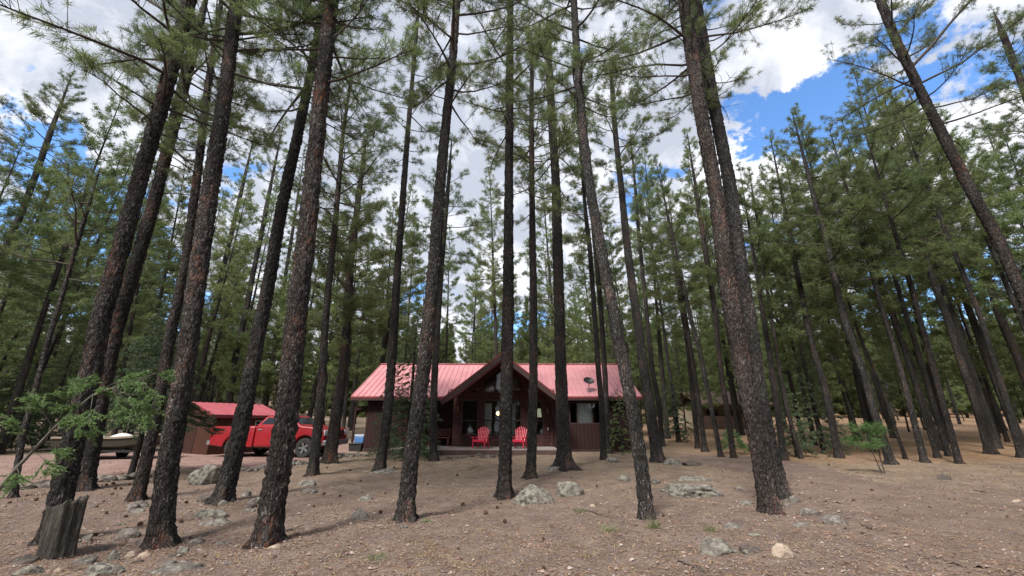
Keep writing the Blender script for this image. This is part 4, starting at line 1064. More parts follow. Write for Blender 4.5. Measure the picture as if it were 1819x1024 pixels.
# ------------------------------------------------------------------ red pickup
PAINT = basic('red_car_paint', (0.29, 0.005, 0.012), (0.25, 0.005, 0.011), 0.34, 2, 0.0, coat=0.45)
RUBBER = basic('tyre_rubber', (0.018, 0.018, 0.018), (0.028, 0.027, 0.026), 0.85, 20, 0.3)
CHROME = basic('chrome', (0.62, 0.62, 0.63), (0.5, 0.5, 0.51), 0.18, 6, 0.0, metal=0.9)
LAMPM = basic('headlight_glass', (0.62, 0.64, 0.66), (0.45, 0.46, 0.48), 0.12, 20, 0.1)
TAILM = basic('tail_light', (0.35, 0.01, 0.01), (0.25, 0.008, 0.008), 0.2, 20, 0.0)
ta, tb = np.array([-13.50, 19.25]), np.array([-7.98, 18.45])
ang = math.atan2(tb[1]-ta[1], tb[0]-ta[0])
nrmv = np.array([-math.sin(ang), math.cos(ang)])
tc0 = ta+nrmv*0.96
truck = thing('pickup_truck', 'red pickup truck with black grille parked on the pink gravel', 'pickup truck', (tc0[0], tc0[1], float(gz(tc0[0]+2.5, tc0[1]))+0.01), ang)
LT, WH = 5.55, 0.96
AX = (1.22, 4.62); WR = 0.405
def arch(cx, r=0.50, zb=0.42, n=12):
    a0 = math.asin((zb-WR)/r) if abs(zb-WR) < r else 0
    return [(cx-r*math.cos(a0+(math.pi-2*a0)*i/n), WR+r*math.sin(a0+(math.pi-2*a0)*i/n)) for i in range(n+1)]
low_f = [(2.20, 0.42)]+arch(AX[1])+[(5.36, 0.46), (5.50, 0.62), (5.52, 1.02), (5.46, 1.17), (5.25, 1.235), (4.45, 1.30), (4.33, 1.33), (2.20, 1.30)]
m = MB(); m.prism([(x, z) for x, z in low_f], -WH, WH, 'y'); m.build('body', PAINT, truck, bevel=0.07, smooth=True, seg=3)
bed = [(0.06, 0.50)]+arch(AX[0])+[(2.17, 0.42), (2.17, 1.27), (0.06, 1.29)]
m = MB(); m.prism(bed, -WH, -WH+0.09, 'y'); m.prism(bed, WH-0.09, WH, 'y'); m.box(2.10, 2.168, -WH+0.092, WH-0.092, 0.62, 1.26); m.box(0.10, 2.09, -WH+0.092, WH-0.092, 0.62, 0.70)
bo = m.build('bed', PAINT, truck, bevel=0.03, smooth=True)
m = MB(); m.box(0.0, 0.058, -WH+0.04, WH-0.04, 0.60, 1.28); m.build('tailgate', PAINT, truck, bevel=0.03)
# cab greenhouse
def cabring(z, x0, x1, hw): return [(x0, -hw, z), (x1, -hw, z), (x1, hw, z), (x0, hw, z)]
m = MB()
rings = [cabring(1.28, 2.22, 4.36, 0.93), cabring(1.34, 2.24, 4.30, 0.92), cabring(1.68, 2.46, 3.66, 0.74), cabring(1.745, 2.60, 3.50, 0.66)]
vs = sum(rings, []); fs = []
for i in range(3):
    for k in range(4): fs.append((i*4+k, i*4+(k+1) % 4, i*4+4+(k+1) % 4, i*4+4+k))
fs.append((12, 13, 14, 15)); m.add(vs, fs)
cabp = m.build('cab', PAINT, truck, bevel=0.05, smooth=True, seg=3)
def facepanel(q, off, name, mat, th=0.012):
    q = [Vector(p) for p in q]; nrm_ = (q[1]-q[0]).cross(q[3]-q[0]).normalized()
    m = MB(); m.add([p+nrm_*off for p in q]+[p+nrm_*(off+th) for p in q], [(3, 2, 1, 0), (4, 5, 6, 7), (0, 1, 5, 4), (1, 2, 6, 5), (2, 3, 7, 6), (3, 0, 4, 7)])
    return m.build(name, mat, cabp, bevel=0.004)
CARGLASS = basic('car_glass', (0.008, 0.010, 0.016), (0.012, 0.014, 0.02), 0.06, 3, 0.0, spec=0.35)
for s in (-1, 1):
    def sp_(x, z): return (x, s*(0.92-(0.18)*(z-1.34)/0.34), z)
    q1 = [sp_(2.42, 1.37), sp_(3.02, 1.37), sp_(3.02, 1.645), sp_(2.60, 1.645)]
    q2 = [sp_(3.10, 1.37), sp_(4.10, 1.37), sp_(3.62, 1.645), sp_(3.10, 1.645)]
    for q in (q1, q2):
        facepanel(q if s < 0 else q[::-1], 0.004, 'side_window', CARGLASS)
wsx = lambda z: 4.30-0.64*(z-1.34)/0.34
q = [(wsx(1.37), -0.85, 1.37), (wsx(1.37), 0.85, 1.37), (wsx(1.655), 0.70, 1.655), (wsx(1.655), -0.70, 1.655)]
facepanel(q, 0.004, 'windscreen', CARGLASS)
q = [(2.25, 0.84, 1.37), (2.25, -0.84, 1.37), (2.45, -0.70, 1.65), (2.45, 0.70, 1.65)]
facepanel(q, 0.004, 'rear_window', CARGLASS)
for s in (-1, 1):
    yo = s*(WH+0.002)
    for (x0, x1) in ((2.28, 3.05), (3.07, 4.14)):
        m = MB(); m.box(x0, x1, min(yo, yo+s*0.008), max(yo, yo+s*0.008), 0.50, 1.27)
        dr = m.build('door', PAINT, truck, bevel=0.006)
        m = MB(); m.box(x0+0.06, x0+0.28, min(yo+s*.008, yo+s*0.04), max(yo+s*.008, yo+s*0.04), 1.13, 1.165); m.build('handle', CHROME, dr, bevel=0.008)
    m = MB(); m.bar((4.10, s*0.93, 1.34), (4.08, s*1.04, 1.38), 0.05, 0.04); m.box(4.03, 4.13, s*1.13-0.10, s*1.13+0.10, 1.30, 1.52); m.build('mirror', BLACK, truck, bevel=0.02)
    for ax in AX:
        m = MB(); y0 = s*0.83; m.lathe([(0.22, -0.125), (0.36, -0.13), (WR-0.01, -0.10), (WR, 0), (WR-0.01, 0.10), (0.36, 0.13), (0.25, 0.125), (0.25, -0.12), (0.22, -0.125)], (0, 0, 0), 32, 'y', cap=False)
        wh = m.build('wheel', RUBBER, truck, smooth=True, loc=(ax, y0, WR))
        m = MB(); m.lathe([(0.02, -0.02), (0.248, -0.02), (0.248, 0.12), (0.232, 0.125), (0.222, 0.03), (0.02, 0.02)], (0, 0, 0), 28, 'y')
        for k in range(5):
            a = k*2*math.pi/5; m.bar((0.04*math.cos(a), 0.085, 0.04*math.sin(a)), (0.235*math.cos(a), 0.10, 0.235*math.sin(a)), 0.075, 0.035, up=(0, 1, 0))
        m.lathe([(0.05, 0.06), (0.05, 0.115), (0.005, 0.12)], (0, 0, 0), 14, 'y')
        rim = m.build('rim', GREYMETAL, wh, smooth=True)
        if s < 0: rim.rotation_euler = (0, 0, math.pi)
    m = MB(); m.box(5.33, 5.525, min(s*0.66, s*0.945), max(s*0.66, s*0.945), 0.90, 1.12); m.build('headlight', LAMPM, truck, bevel=0.03)
    m = MB(); m.box(0.01, 0.12, min(s*0.87, s*0.968), max(s*0.87, s*0.968), 0.86, 1.20); m.build('tail_light', TAILM, truck, bevel=0.015)
m = MB(); m.box(5.44, 5.535, -0.60, 0.60, 0.82, 1.12); gr = m.build('grille', BLACK, truck, bevel=0.03)
m = MB(); m.box(5.53, 5.552, -0.60, 0.60, 0.955, 0.985); m.box(5.53, 5.55, -0.03, 0.03, 0.84, 0.953); m.box(5.53, 5.55, -0.03, 0.03, 0.987, 1.10); m.build('grille_bar', PAINT, gr, bevel=0.006)
m = MB(); m.box(5.36, 5.62, -0.94, 0.94, 0.50, 0.72); m.build('front_bumper', GREYMETAL, truck, bevel=0.05)
m = MB(); m.box(-0.14, 0.04, -0.92, 0.92, 0.50, 0.70); m.build('rear_bumper', CHROME, truck, bevel=0.03)
m = MB(); m.box(0.3, 5.2, -0.62, 0.62, 0.36, 0.60); m.box(AX[0]-0.05, AX[0]+0.05, -0.7, 0.7, 0.36, 0.46); m.box(4.0, 5.2, -0.72, 0.72, 0.5, 1.0); m.build('chassis', BLACK, truck)

# ------------------------------------------------------------------ shed
SHEDWALL = siding_mat('brown_shed_siding', (0.052, 0.020, 0.013), (0.078, 0.030, 0.020), 0.2)
SHEDDOOR = basic('brown_roll_door', (0.050, 0.022, 0.017), (0.070, 0.030, 0.023), 0.55, 3, 0.1)
zg = float(gz(-14.2, 20.3))
shed = thing('garden_shed', 'brown shed with red metal roof and roll-up door behind the pickup', 'shed', (-14.2, 20.3, zg), R_(-28))
Wd, Dp, EV, AX_ = 4.0, 3.25, 1.80, 2.38
m = MB()
dw0, dw1, dh = -2.62, -1.38, 1.58
m.prism([(-Wd, 0), (dw0, 0), (dw0, dh-0.3), (dw0+0.3, dh), (dw1-0.3, dh), (dw1, dh-0.3), (dw1, 0), (0, 0), (0, EV), (-Wd/2, AX_), (-Wd, EV)], 0, 0.08, 'y')
m.prism([(-Wd, 0), (0, 0), (0, EV), (-Wd/2, AX_), (-Wd, EV)], Dp-0.08, Dp, 'y')
m.box(-Wd, -Wd+0.08, 0.083, Dp-0.083, 0, EV-0.03)
wy0, wy1, wz0, wz1 = 2.0, 2.55, 0.98, 1.55
m.box(-0.08, -0.002, 0.083, wy0, 0, EV-0.03); m.box(-0.08, -0.002, wy1, Dp-0.083, 0, EV-0.03); m.box(-0.08, -0.002, wy0, wy1, 0, wz0); m.box(-0.08, -0.002, wy0, wy1, wz1, EV-0.03)
m.build('wall', SHEDWALL, shed)
m = MB()
for i in range(20):
    z0 = 0.02+i*0.078
    x0, x1 = dw0+0.01, dw1-0.01
    if z0 > dh-0.32: dd_ = z0+0.07-(dh-0.3); x0 += max(0, dd_); x1 -= max(0, dd_)
    m.box(x0, x1, 0.03, 0.06, z0, z0+0.056)
m.box(dw0+0.02, dw1-0.02, 0.065, 0.075, 0, dh-0.3)
m.build('roll_door', SHEDDOOR, shed, bevel=0.006)
m = MB(); m.bar((dw0-0.03, -0.012, 0), (dw0-0.03, -0.012, dh-0.3), 0.08, 0.02, up=(0, 1, 0)); m.bar((dw1+0.03, -0.012, 0), (dw1+0.03, -0.012, dh-0.3), 0.08, 0.02, up=(0, 1, 0))
m.bar((dw0+0.28, -0.014, dh+0.03), (dw1-0.28, -0.014, dh+0.03), 0.02, 0.08); m.bar((dw0-0.03, -0.016, dh-0.3), (dw0+0.3, -0.016, dh+0.03), 0.08, 0.02, up=(0, 1, 0)); m.bar((dw1+0.03, -0.016, dh-0.3), (dw1-0.3, -0.016, dh+0.03), 0.08, 0.02, up=(0, 1, 0))
m.build('door_frame', TRIM, shed)
m = MB(); sl_ = (AX_-EV)/(Wd/2)
for s in (-1, 1):
    a = (-Wd/2, AX_+0.05); e = (-Wd/2+s*(Wd/2+0.14), EV+0.05-0.14*sl_)
    m.prism([a, e, (e[0], e[1]-0.05), (a[0], a[1]-0.05)], -0.16, Dp+0.16, 'y')
    for i in range(12):
        y = -0.12+i*(Dp+0.24)/11
        m.bar((a[0], y, a[1]+0.008), (e[0], y, e[1]+0.008), 0.03, 0.03)
m.build('roof', SHEDROOF, shed)
m = MB()
for s in (-1, 1):
    a = Vector((-Wd/2, -0.175, AX_+0.0)); e = Vector((-Wd/2+s*(Wd/2+0.15), -0.175, EV-0.15*sl_))
    m.bar(a, e, 0.03, 0.12)
m.box(0.142, 0.165, -0.155, Dp+0.155, EV-0.14, EV+0.0)
m.build('fascia', REDTRIM, shed)
m = MB(); t_ = 0.035
m.box(-0.06, 0.02, wy0, wy0+t_, wz0, wz1); m.box(-0.06, 0.02, wy1-t_, wy1, wz0, wz1); m.box(-0.06, 0.018, wy0+t_, wy1-t_, wz0, wz0+t_); m.box(-0.06, 0.018, wy0+t_, wy1-t_, wz1-t_, wz1)
m.box(-0.04, 0.012, (wy0+wy1)/2-.014, (wy0+wy1)/2+.014, wz0+t_, wz1-t_)
for k in (1, 2): m.box(-0.04, 0.010, wy0+t_, wy1-t_, wz0+(wz1-wz0)*k/3-.012, wz0+(wz1-wz0)*k/3+.012)
wf = m.build('window', WHITE, shed)
MB().box(-0.035, -0.03, wy0+t_, wy1-t_, wz0+t_, wz1-t_).build('pane', DARKGLASS, wf)

# ------------------------------------------------------------------ boat on its trailer, left of the shed
OLIVE = basic('olive_hull', (0.045, 0.040, 0.024), (0.025, 0.024, 0.014), 0.6, 2.2, 0.2, 20)
TANM = basic('tan_paint', (0.26, 0.21, 0.165), (0.21, 0.17, 0.135), 0.6, 3, 0.1)
bx, by = -16.9, 18.55; bz = float(gz(bx, by))
tr = thing('boat_trailer', 'low dark boat trailer with tan mudguard under the olive boat', 'trailer', (bx, by, bz), R_(-2))
m = MB()
for s in (-1, 1): m.bar((-1.9, s*0.55, 0.36), (1.2, s*0.55, 0.36), 0.06, 0.09); m.bar((1.2, s*0.55, 0.36), (2.6, 0, 0.38), 0.06, 0.09)
for x in (-1.7, -0.4, 0.9): m.bar((x, -0.58, 0.42), (x, 0.58, 0.42), 0.06, 0.05)
m.bar((2.5, 0, 0.38), (2.75, 0, 0.40), 0.08, 0.08); m.bar((2.45, 0, 0.38), (2.45, 0, 0.95), 0.07, 0.07); m.bar((-0.4, -0.75, 0.28), (-0.4, 0.75, 0.28), 0.06, 0.06)
m.build('frame', BLACK, tr)
for s in (-1, 1):
    m = MB(); m.lathe([(0.12, -0.08), (0.24, -0.085), (0.28, -0.05), (0.28, 0.05), (0.24, 0.085), (0.12, 0.08), (0.02, 0.06)], (0, 0, 0), 24, 'y')
    wv = m.build('wheel', RUBBER, tr, smooth=True, loc=(-0.4, s*0.80, 0.28))
    m = MB(); m.prism([(-0.80, 0.40), (-0.62, 0.58), (-0.18, 0.58), (0.0, 0.40), (-0.05, 0.39), (-0.22, 0.55), (-0.58, 0.55), (-0.75, 0.39)], s*0.80-0.11, s*0.80+0.11, 'y'); m.build('mudguard', TANM, tr)
MB().prism([(2.40, 0.05), (2.50, 0.05), (2.48, 0.36), (2.42, 0.36)], -0.04, 0.04, 'y').build('jack', GREYMETAL, tr)
bt = thing('boat', 'olive flat bottomed boat with tan gunwale resting on the trailer', 'boat', (bx, by, bz+0.445), R_(-2))
vs, fs = [], []; xs_ = np.linspace(-2.15, 2.15, 16)
for x in xs_:
    q = max(0, (x-0.4)/1.75); hw = 0.72*(1-q**2.4*0.75); zb = 0.30*q**2; zt = 0.46+0.14*q**1.5
    vs += [(x, -hw, zt), (x, -hw*0.93, zb+0.10), (x, -hw*0.72, zb), (x, hw*0.72, zb), (x, hw*0.93, zb+0.10), (x, hw, zt), (x, hw-0.05, zt), (x, hw*0.70-0.03, zb+0.05), (x, -hw*0.70+0.03, zb+0.05), (x, -hw+0.05, zt)]
for i in range(15):
    for k in range(10): fs.append((i*10+k, i*10+(k+1) % 10, i*10+10+(k+1) % 10, i*10+10+k))
fs += [(0, 1, 2, 3, 4, 5, 6, 7, 8, 9), tuple(150+k for k in (5, 4, 3, 2, 1, 0)), tuple(150+k for k in (9, 8, 7, 6, 5, 0))[:3]]
fs = fs[:-1]
m = MB(); m.add(vs, fs); m.build('hull', OLIVE, bt, smooth=True)
for s in (-1, 1):
    m = MB(); P = []
    for x in xs_:
        q = max(0, (x-0.4)/1.75); P.append((x, s*(0.72*(1-q**2.4*0.75)+0.01), 0.44+0.14*q**1.5))
    for i in range(15): m.bar(P[i], P[i+1], 0.07, 0.075)
    m.build('gunwale', TANM, bt)
for x in (-1.3, -0.1, 1.0): MB().box(x-0.16, x+0.16, -0.60, 0.60, 0.30, 0.345).build('seat', TANM, bt, bevel=0.01)
m = MB(); m.box(-2.36, -2.16, -0.14, 0.14, 0.35, 0.75); m.box(-2.32, -2.20, -0.05, 0.05, -0.25, 0.35); m.bar((-2.16, 0, 0.6), (-1.75, 0.06, 0.66), 0.05, 0.05); m.build('outboard_motor', BLACK, bt, bevel=0.03)
MB().box(2.0, 2.16, -0.17, 0.17, 0.585, 0.64).build('bow_plate', WHITE, bt, bevel=0.015)
for k, (x, y, sx_, lab) in enumerate([(-0.95, -0.1, 0.36, 'white bundle lying in the stern end of the olive boat'), (0.05, 0.05, 0.62, 'long white bundle lying amidships in the olive boat'), (1.30, 0.0, 0.40, 'white bundle lying in the bow end of the olive boat')]):
    c, s_ = math.cos(R_(-2)), math.sin(R_(-2))
    o = thing('bundle', lab, 'bundle', (bx+x*c, by+y, bz+0.445+0.346), R_(-2), 'white bundles in the boat')
    rs = np.random.RandomState(k); m = MB()
    pr = [(0.01, 0), (0.20, 0.005), (0.23, 0.08), (0.15, 0.17), (0.05, 0.21), (0.01, 0.215)]
    m.lathe(pr, (0, 0, 0), 18); m.v = [(a*sx_/0.25*(1+0.1*math.sin(5*b_)), b_*1.3*(1+0.15*math.sin(7*a)), c_*(1+0.25*math.sin(9*a+k)*math.cos(6*b_))) for a, b_, c_ in m.v]
    m.build('cover', WHITE, o, smooth=True)

# ------------------------------------------------------------------ brown house far off on the right
nx0, ny0 = 20.4, 45.5
nz = float(gz(nx0+3, ny0+2))
nh = thing('far_house', 'dark brown house with pale porch openings far off between the trunks', 'house', (nx0, ny0, nz))
NB = basic('dark_brown_boards', (0.055, 0.030, 0.022), (0.08, 0.045, 0.034), 0.8, 3, 0.2)
CREAM = basic('cream_boards', (0.42, 0.36, 0.27), (0.36, 0.30, 0.22), 0.8, 3, 0.1)
m = MB(); m.box(0, 7, 1.6, 7, -0.4, 2.4); m.build('wall', CREAM, nh)
m = MB(); m.box(-0.3, 7.3, 0, 1.59, -0.4, 0.35); m.box(-0.3, 7.3, 0.0, 0.06, 0.36, 1.25); m.build('porch', NB, nh)
for k in range(6): MB().box(-0.25+k*1.45, -0.10+k*1.45, 0.08, 0.22, 0.36, 2.40).build('post', NB, nh)
m = MB(); m.prism([(-0.5, 2.38), (3.6, 3.9), (7.6, 2.38), (7.6, 2.5), (3.6, 4.05), (-0.5, 2.5)], -0.6, 7.6, 'x'); m.build('roof', NB, nh)
for k in range(2): 
    fr = MB().box(1.2+k*2.8, 2.4+k*2.8, 1.56, 1.595, 0.9, 2.0).build('window', NB, nh); MB().box(1.28+k*2.8, 2.32+k*2.8, 1.54, 1.556, 0.98, 1.92).build('pane', DARKGLASS, fr)
# ------------------------------------------------------------------ rocks
from mathutils import noise as mn
import bmesh
def ico(sub):
    bm = bmesh.new(); bmesh.ops.create_icosphere(bm, subdivisions=sub, radius=1.0)
    V = np.array([v.co[:] for v in bm.verts]); Fc = np.array([[v.index for v in f.verts] for f in bm.faces]); bm.free(); return V, Fc
ICO = {k: ico(k) for k in (2, 3, 4, 5)}
def rock_mesh(seed, sx, sy, sz, sub=4, rough=0.10, flat=0.6):
    rs = np.random.RandomState(seed); V, Fc = ICO[sub]; V = V.copy()
    for k in range(13):
        n = rs.normal(0, 1, 3); n[2] *= 0.8; n /= np.linalg.norm(n); d = rs.uniform(0.55, 0.92)
        pr = V @ n; V = V-np.outer(np.clip(pr-d, 0, None)*0.93, n)
    o = rs.uniform(-50, 50, 3)
    sc_ = np.array([mn.fractal(Vector(v*1.6+o), 1.0, 2.1, 5) for v in V]); s2 = np.array([mn.fractal(Vector(v*5+o), 0.8, 2.1, 4) for v in V])
    V = V*(1+rough*1.3*sc_+rough*0.5*s2)[:, None]
    V[:, :2] /= np.abs(V[:, :2]).max(0); V[:, 2] /= V[:, 2].max()
    V = V*np.array([sx, sy, sz]); V[:, 2] = np.where(V[:, 2] > 0, V[:, 2], V[:, 2]*0.6)
    return mesh_np('rock', V, tris=Fc, smooth=True)
def rock(label, u, v, wpx, hpx, mat, seed, sub=4, rough=0.10, rz=None, group=None, dep=0.75, name='rock'):
    p = on_ground(u, v-hpx*0.12); z = (p-np.array([0, 0, EYE])) @ FW; k = z/F
    w_, h_ = 1.12*wpx*k/2*math.cos(math.atan2(abs(p[0]), z)), 1.05*hpx*k
    d_ = min(w_*dep*0.9, 1.2*w_)
    sz = max(0.20*w_, 0.85*(h_-1.3*d_*math.sin(math.atan2(EYE, p[1]))))
    me = rock_mesh(seed, w_, d_, sz, sub, rough); me.materials.append(mat)
    o = bpy.data.objects.new(name, me); link(o)
    p2 = p+np.array([0, d_*0.8, 0]); gg = float(gz(p2[0], p2[1]))
    o.location = (p2[0]*(p2[1]/p[1]) if False else p[0]*(1+0*p2[1]), p2[1], gg-0.02)
    o.rotation_euler = (0, 0, random.Random(seed).uniform(-0.25, 0.25) if rz is None else rz)
    return tag(o, label, 'rock', group)
RK = [
 ('large rounded boulder beside the drive, left of the pickup', 356, 868, 72, 42, ROCK_GREEN, 5, .10),
 ('dark flat boulder below the foot of the pine crossing the pickup bed', 366, 926, 74, 26, ROCK_GREEN, 4, .12),
 ('flat pale slab in front of the dark flat boulder at left', 374, 937, 66, 20, ROCK, 4, .12),
 ('small rock resting atop the back of the dark flat boulder', 391, 901, 26, 13, ROCK_GREEN, 4, .12),
 ('low brown rock between the large boulder and the dark flat boulder', 358, 895, 36, 18, ROCK_DARK, 4, .12),
 ('rock touching the right side of the pine crossing the pickup bed', 432, 884, 28, 16, ROCK_GREEN, 4, .12),
 ('squat rock between two leaning trunks, below the drive edging', 448, 898, 30, 16, ROCK_GREEN, 4, .12),
 ('small pale rock just left of the stoutest left hand trunk', 441, 912, 26, 11, ROCK, 4, .12),
 ('long lichen covered slab right of the grey stump', 134, 1006, 66, 22, ROCK_GREEN, 4, .12),
 ('upright pale green rock at the right end of the lichen slab', 196, 1001, 30, 26, ROCK_GREEN, 4, .12),
 ('broad low rock between stump and rough trunk', 218, 960, 56, 22, ROCK, 4, .12),
 ('low rock touching the left foot of the rough trunk', 244, 974, 36, 20, ROCK, 4, .12),
 ('grey rock hugging the right side of the jagged stump', 148, 966, 32, 18, ROCK, 4, .12),
 ('small rounded stone, left one of two below the rough trunk', 227, 992, 24, 15, ROCK_TAN, 3, .08),
 ('small rounded stone, right one of two below the rough trunk', 251, 993, 28, 15, ROCK_TAN, 3, .08),
 ('big pale slab cut by the lower left corner of the picture', 36, 1026, 82, 26, ROCK_GREEN, 4, .12),
 ('dark low slab at the left edge, before the stump', 24, 1006, 80, 20, ROCK_DARK, 4, .12),
 ('long pale ledge at the bottom left, below the lichen slab', 160, 1030, 96, 30, ROCK_GREEN, 5, .15),
 ('small stone wedged between the two bottom left slabs', 99, 1019, 20, 14, ROCK_TAN, 3, .08),
 ('small pale rock at the right foot of the rough trunk', 320, 987, 28, 19, ROCK_GREEN, 4, .12),
 ('flat grey stone a little right of the rough trunk', 345, 967, 36, 14, ROCK, 4, .12),
 ('thin flat stone farther right of the rough trunk', 384, 972, 44, 12, ROCK, 4, .12),
 ('wide slab sunk in the needles at the bottom, below the rough trunk', 290, 1026, 118, 22, ROCK, 5, .16),
 ('mossy rock left of the middle clearing, upper of a pair', 541, 866, 32, 15, ROCK_GREEN, 4, .12),
 ('thin flat rock left of the middle clearing, lower of a pair', 545, 877, 32, 10, ROCK, 4, .12),
 ('low pale rock between the two leaning front trunks', 650, 892, 34, 12, ROCK_GREEN, 4, .12),
 ('pale grey rounded rock left of the gently curved pine', 636, 926, 34, 22, ROCK, 4, .10),
 ('pale stone at the foot of the gently curved pine', 712, 940, 22, 10, ROCK_GREEN, 3, .10),
 ('small pale stones at the mossy foot of the stoutest left trunk', 484, 977, 30, 12, ROCK_TAN, 3, .10),
 ('flat pinkish stone right of the stoutest left trunk', 548, 943, 30, 9, ROCK, 3, .10),
 ('big lichen speckled boulder right of the middle trunk', 950, 901, 78, 40, ROCK_GREEN, 5, .13),
 ('second lichen boulder touching the big speckled one', 1016, 886, 54, 32, ROCK_GREEN, 5, .13),
 ('small white stone right of the two lichen boulders', 1054, 902, 12, 8, ROCK_TAN, 3, .08),
 ('rock at the foot of the slim pine before the cabin left end', 677, 844, 46, 13, ROCK_GREEN, 4, .12),
 ('pale rock lying among the spreading roots', 985, 838, 36, 10, ROCK_GREEN, 4, .12),
 ('pale rock at the foot of the pair of pines by the dish', 1092, 824, 30, 12, ROCK_GREEN, 4, .12),
 ('low grey rock just left of the bare footed leaning pine', 1110, 858, 32, 15, ROCK_GREEN, 4, .12),
 ('pale low rock just right of the bare footed leaning pine', 1166, 862, 22, 12, ROCK, 4, .12),
 ('wide flat boulder between leaning pine and red barked trunk', 1252, 888, 130, 31, ROCK_GREEN, 5, .16),
 ('low ledge just behind the wide flat boulder', 1236, 858, 74, 14, ROCK_GREEN, 4, .14),
 ('pale green rock past the flared foot near the cabin', 1200, 829, 34, 15, ROCK_GREEN, 4, .12),
 ('brown flat rock right of the pale green rock past the flared foot', 1236, 830, 38, 11, ROCK_DARK, 4, .12),
 ('small flat stone behind the right end of the wide flat boulder', 1319, 872, 24, 9, ROCK, 3, .10),
 ('flat grey stone at the left foot of the red barked trunk', 1328, 899, 26, 12, ROCK, 4, .12),
 ('grey stone tucked against the right foot of the tight dark pine', 1400, 903, 18, 15, ROCK, 4, .12),
 ('pale low rock right of the tight dark pine', 1420, 896, 32, 16, ROCK, 4, .12),
 ('flat pink stone in front of the long slab on the right', 1434, 938, 44, 13, ROCK, 4, .12),
 ('greenish rock at the left end of the long slab', 1446, 918, 40, 16, ROCK_GREEN, 4, .12),
 ('long tilted slab at the edge of the dirt track', 1494, 936, 68, 24, ROCK, 5, .12),
 ('wide purple grey rock with lichen at the bottom right', 1282, 992, 84, 40, ROCK_GREEN, 5, .13),
 ('darker low rock joined to the right of the wide purple grey rock', 1346, 984, 56, 18, ROCK_DARK, 4, .13),
 ('tan rounded boulder at the bottom right', 1397, 995, 46, 30, ROCK_TAN, 5, .07),
 ('mossy flat rock behind the wide purple grey rock', 1310, 942, 48, 15, ROCK_GREEN, 4, .12),
 ('small mossy stone below the foot of the red barked trunk', 1345, 954, 26, 9, ROCK_GREEN, 3, .10),
 ('lone dark rock beyond the dirt track', 1682, 855, 34, 15, ROCK_DARK, 4, .08),
 ('pale stone at the right edge of the dirt track', 1812, 895, 30, 9, ROCK_TAN, 3, .08),
 ('small white stone left of the wide purple grey rock', 1214, 985, 14, 8, ROCK_TAN, 3, .08),
]
for k, (lab, u, v, wp, hp, mt_, sb, rg) in enumerate(RK):
    rock(lab, u, v, wp, hp, mt_, 300+k, sb, rg)

rq = random.Random(17)
sm = sorted((rq.uniform(120, 470), rq.uniform(900, 1015), rq.uniform(14, 42), rq.choice([ROCK, ROCK_GREEN, ROCK_DARK, ROCK])) for _ in range(24))
for k, (u, v, wp, mt_) in enumerate(sm):
    rock(f'small half buried stone at lower left, {ORD[k]} from the left', u, v, wp, wp*rq.uniform(.28, .42), mt_, 700+k, 3, .12, group='half buried stones at lower left', rz=rq.uniform(-1, 1))
# stones lining the drive
SM = [rock_mesh(500+k, 0.15, 0.12, 0.10, 3, 0.10) for k in range(7)]
for k, me in enumerate(SM): me.materials.append([ROCK, ROCK_DARK, ROCK_GREEN][k % 3])
rst = random.Random(4)
lines = [([(-20, 872), (40, 869), (100, 862)], 20, 'left of the thick trunk'), ([(160, 858), (205, 852), (240, 849), (276, 845)], 16, 'before the boat'), ([(424, 836), (455, 835), (480, 832)], 9, 'before the pickup bed'),
         ([(512, 826), (535, 824), (556, 822), (585, 818)], 13, 'before the pickup front wheel'), ([(596, 815), (620, 811), (652, 808)], 16, 'left of the cabin corner'), ([(800, 813), (850, 812), (885, 811)], 9, 'under the edge of the deck')]
for pl, n, where in lines:
    pl = np.array(pl, float); t_ = np.linspace(0, len(pl)-1, n); got = []
    for i in range(n):
        u = np.interp(t_[i], range(len(pl)), pl[:, 0])+rst.uniform(-2, 2); v = np.interp(t_[i], range(len(pl)), pl[:, 1])+rst.uniform(-2.2, 2.2)
        got.append((u, v))
    for i, (u, v) in enumerate(sorted(got)):
        p = on_ground(u, v); o = bpy.data.objects.new('edging_stone', SM[rst.randrange(7)]); link(o)
        o.location = (p[0], p[1], p[2]+0.01); o.rotation_euler = (rst.uniform(-.3, .3), rst.uniform(-.3, .3), rst.uniform(0, 6.28)); q = rst.uniform(0.7, 1.5); o.scale = (q, q*rst.uniform(.8, 1.2), q*rst.uniform(.7, 1.1))
        tag(o, f'rough edging stone {where}, {ORD[i]} from the left', 'stone', 'stones edging the drive')

# pine cones
CONEM = basic('cone_scales', (0.085, 0.045, 0.028), (0.14, 0.075, 0.045), 0.8, 40, 0.2)
m = MB()
m.lathe([(0.002, -0.035), (0.018, -0.028), (0.027, -0.008), (0.022, 0.02), (0.008, 0.042), (0.001, 0.046)], n=10)
for k in range(70):
    t_ = (k+.5)/70; z = -0.03+0.07*t_; a = k*2.399; r = 0.028*math.sin(math.pi*(0.12+0.83*t_))**0.8
    c = Vector((r*math.cos(a), r*math.sin(a), z)); out = Vector((math.cos(a), math.sin(a), 0.35)); sd = Vector((-math.sin(a), math.cos(a), 0))
    m.add([c-sd*.005, c+sd*.005, c+out*.013+sd*.007, c+out*.017, c+out*.013-sd*.007, c+Vector((0, 0, .005))], [(0, 1, 2, 3, 4), (0, 4, 3, 5), (1, 5, 3, 2)])
co0 = m.build('pine_cone', CONEM); cme = co0.data; bpy.data.objects.remove(co0)
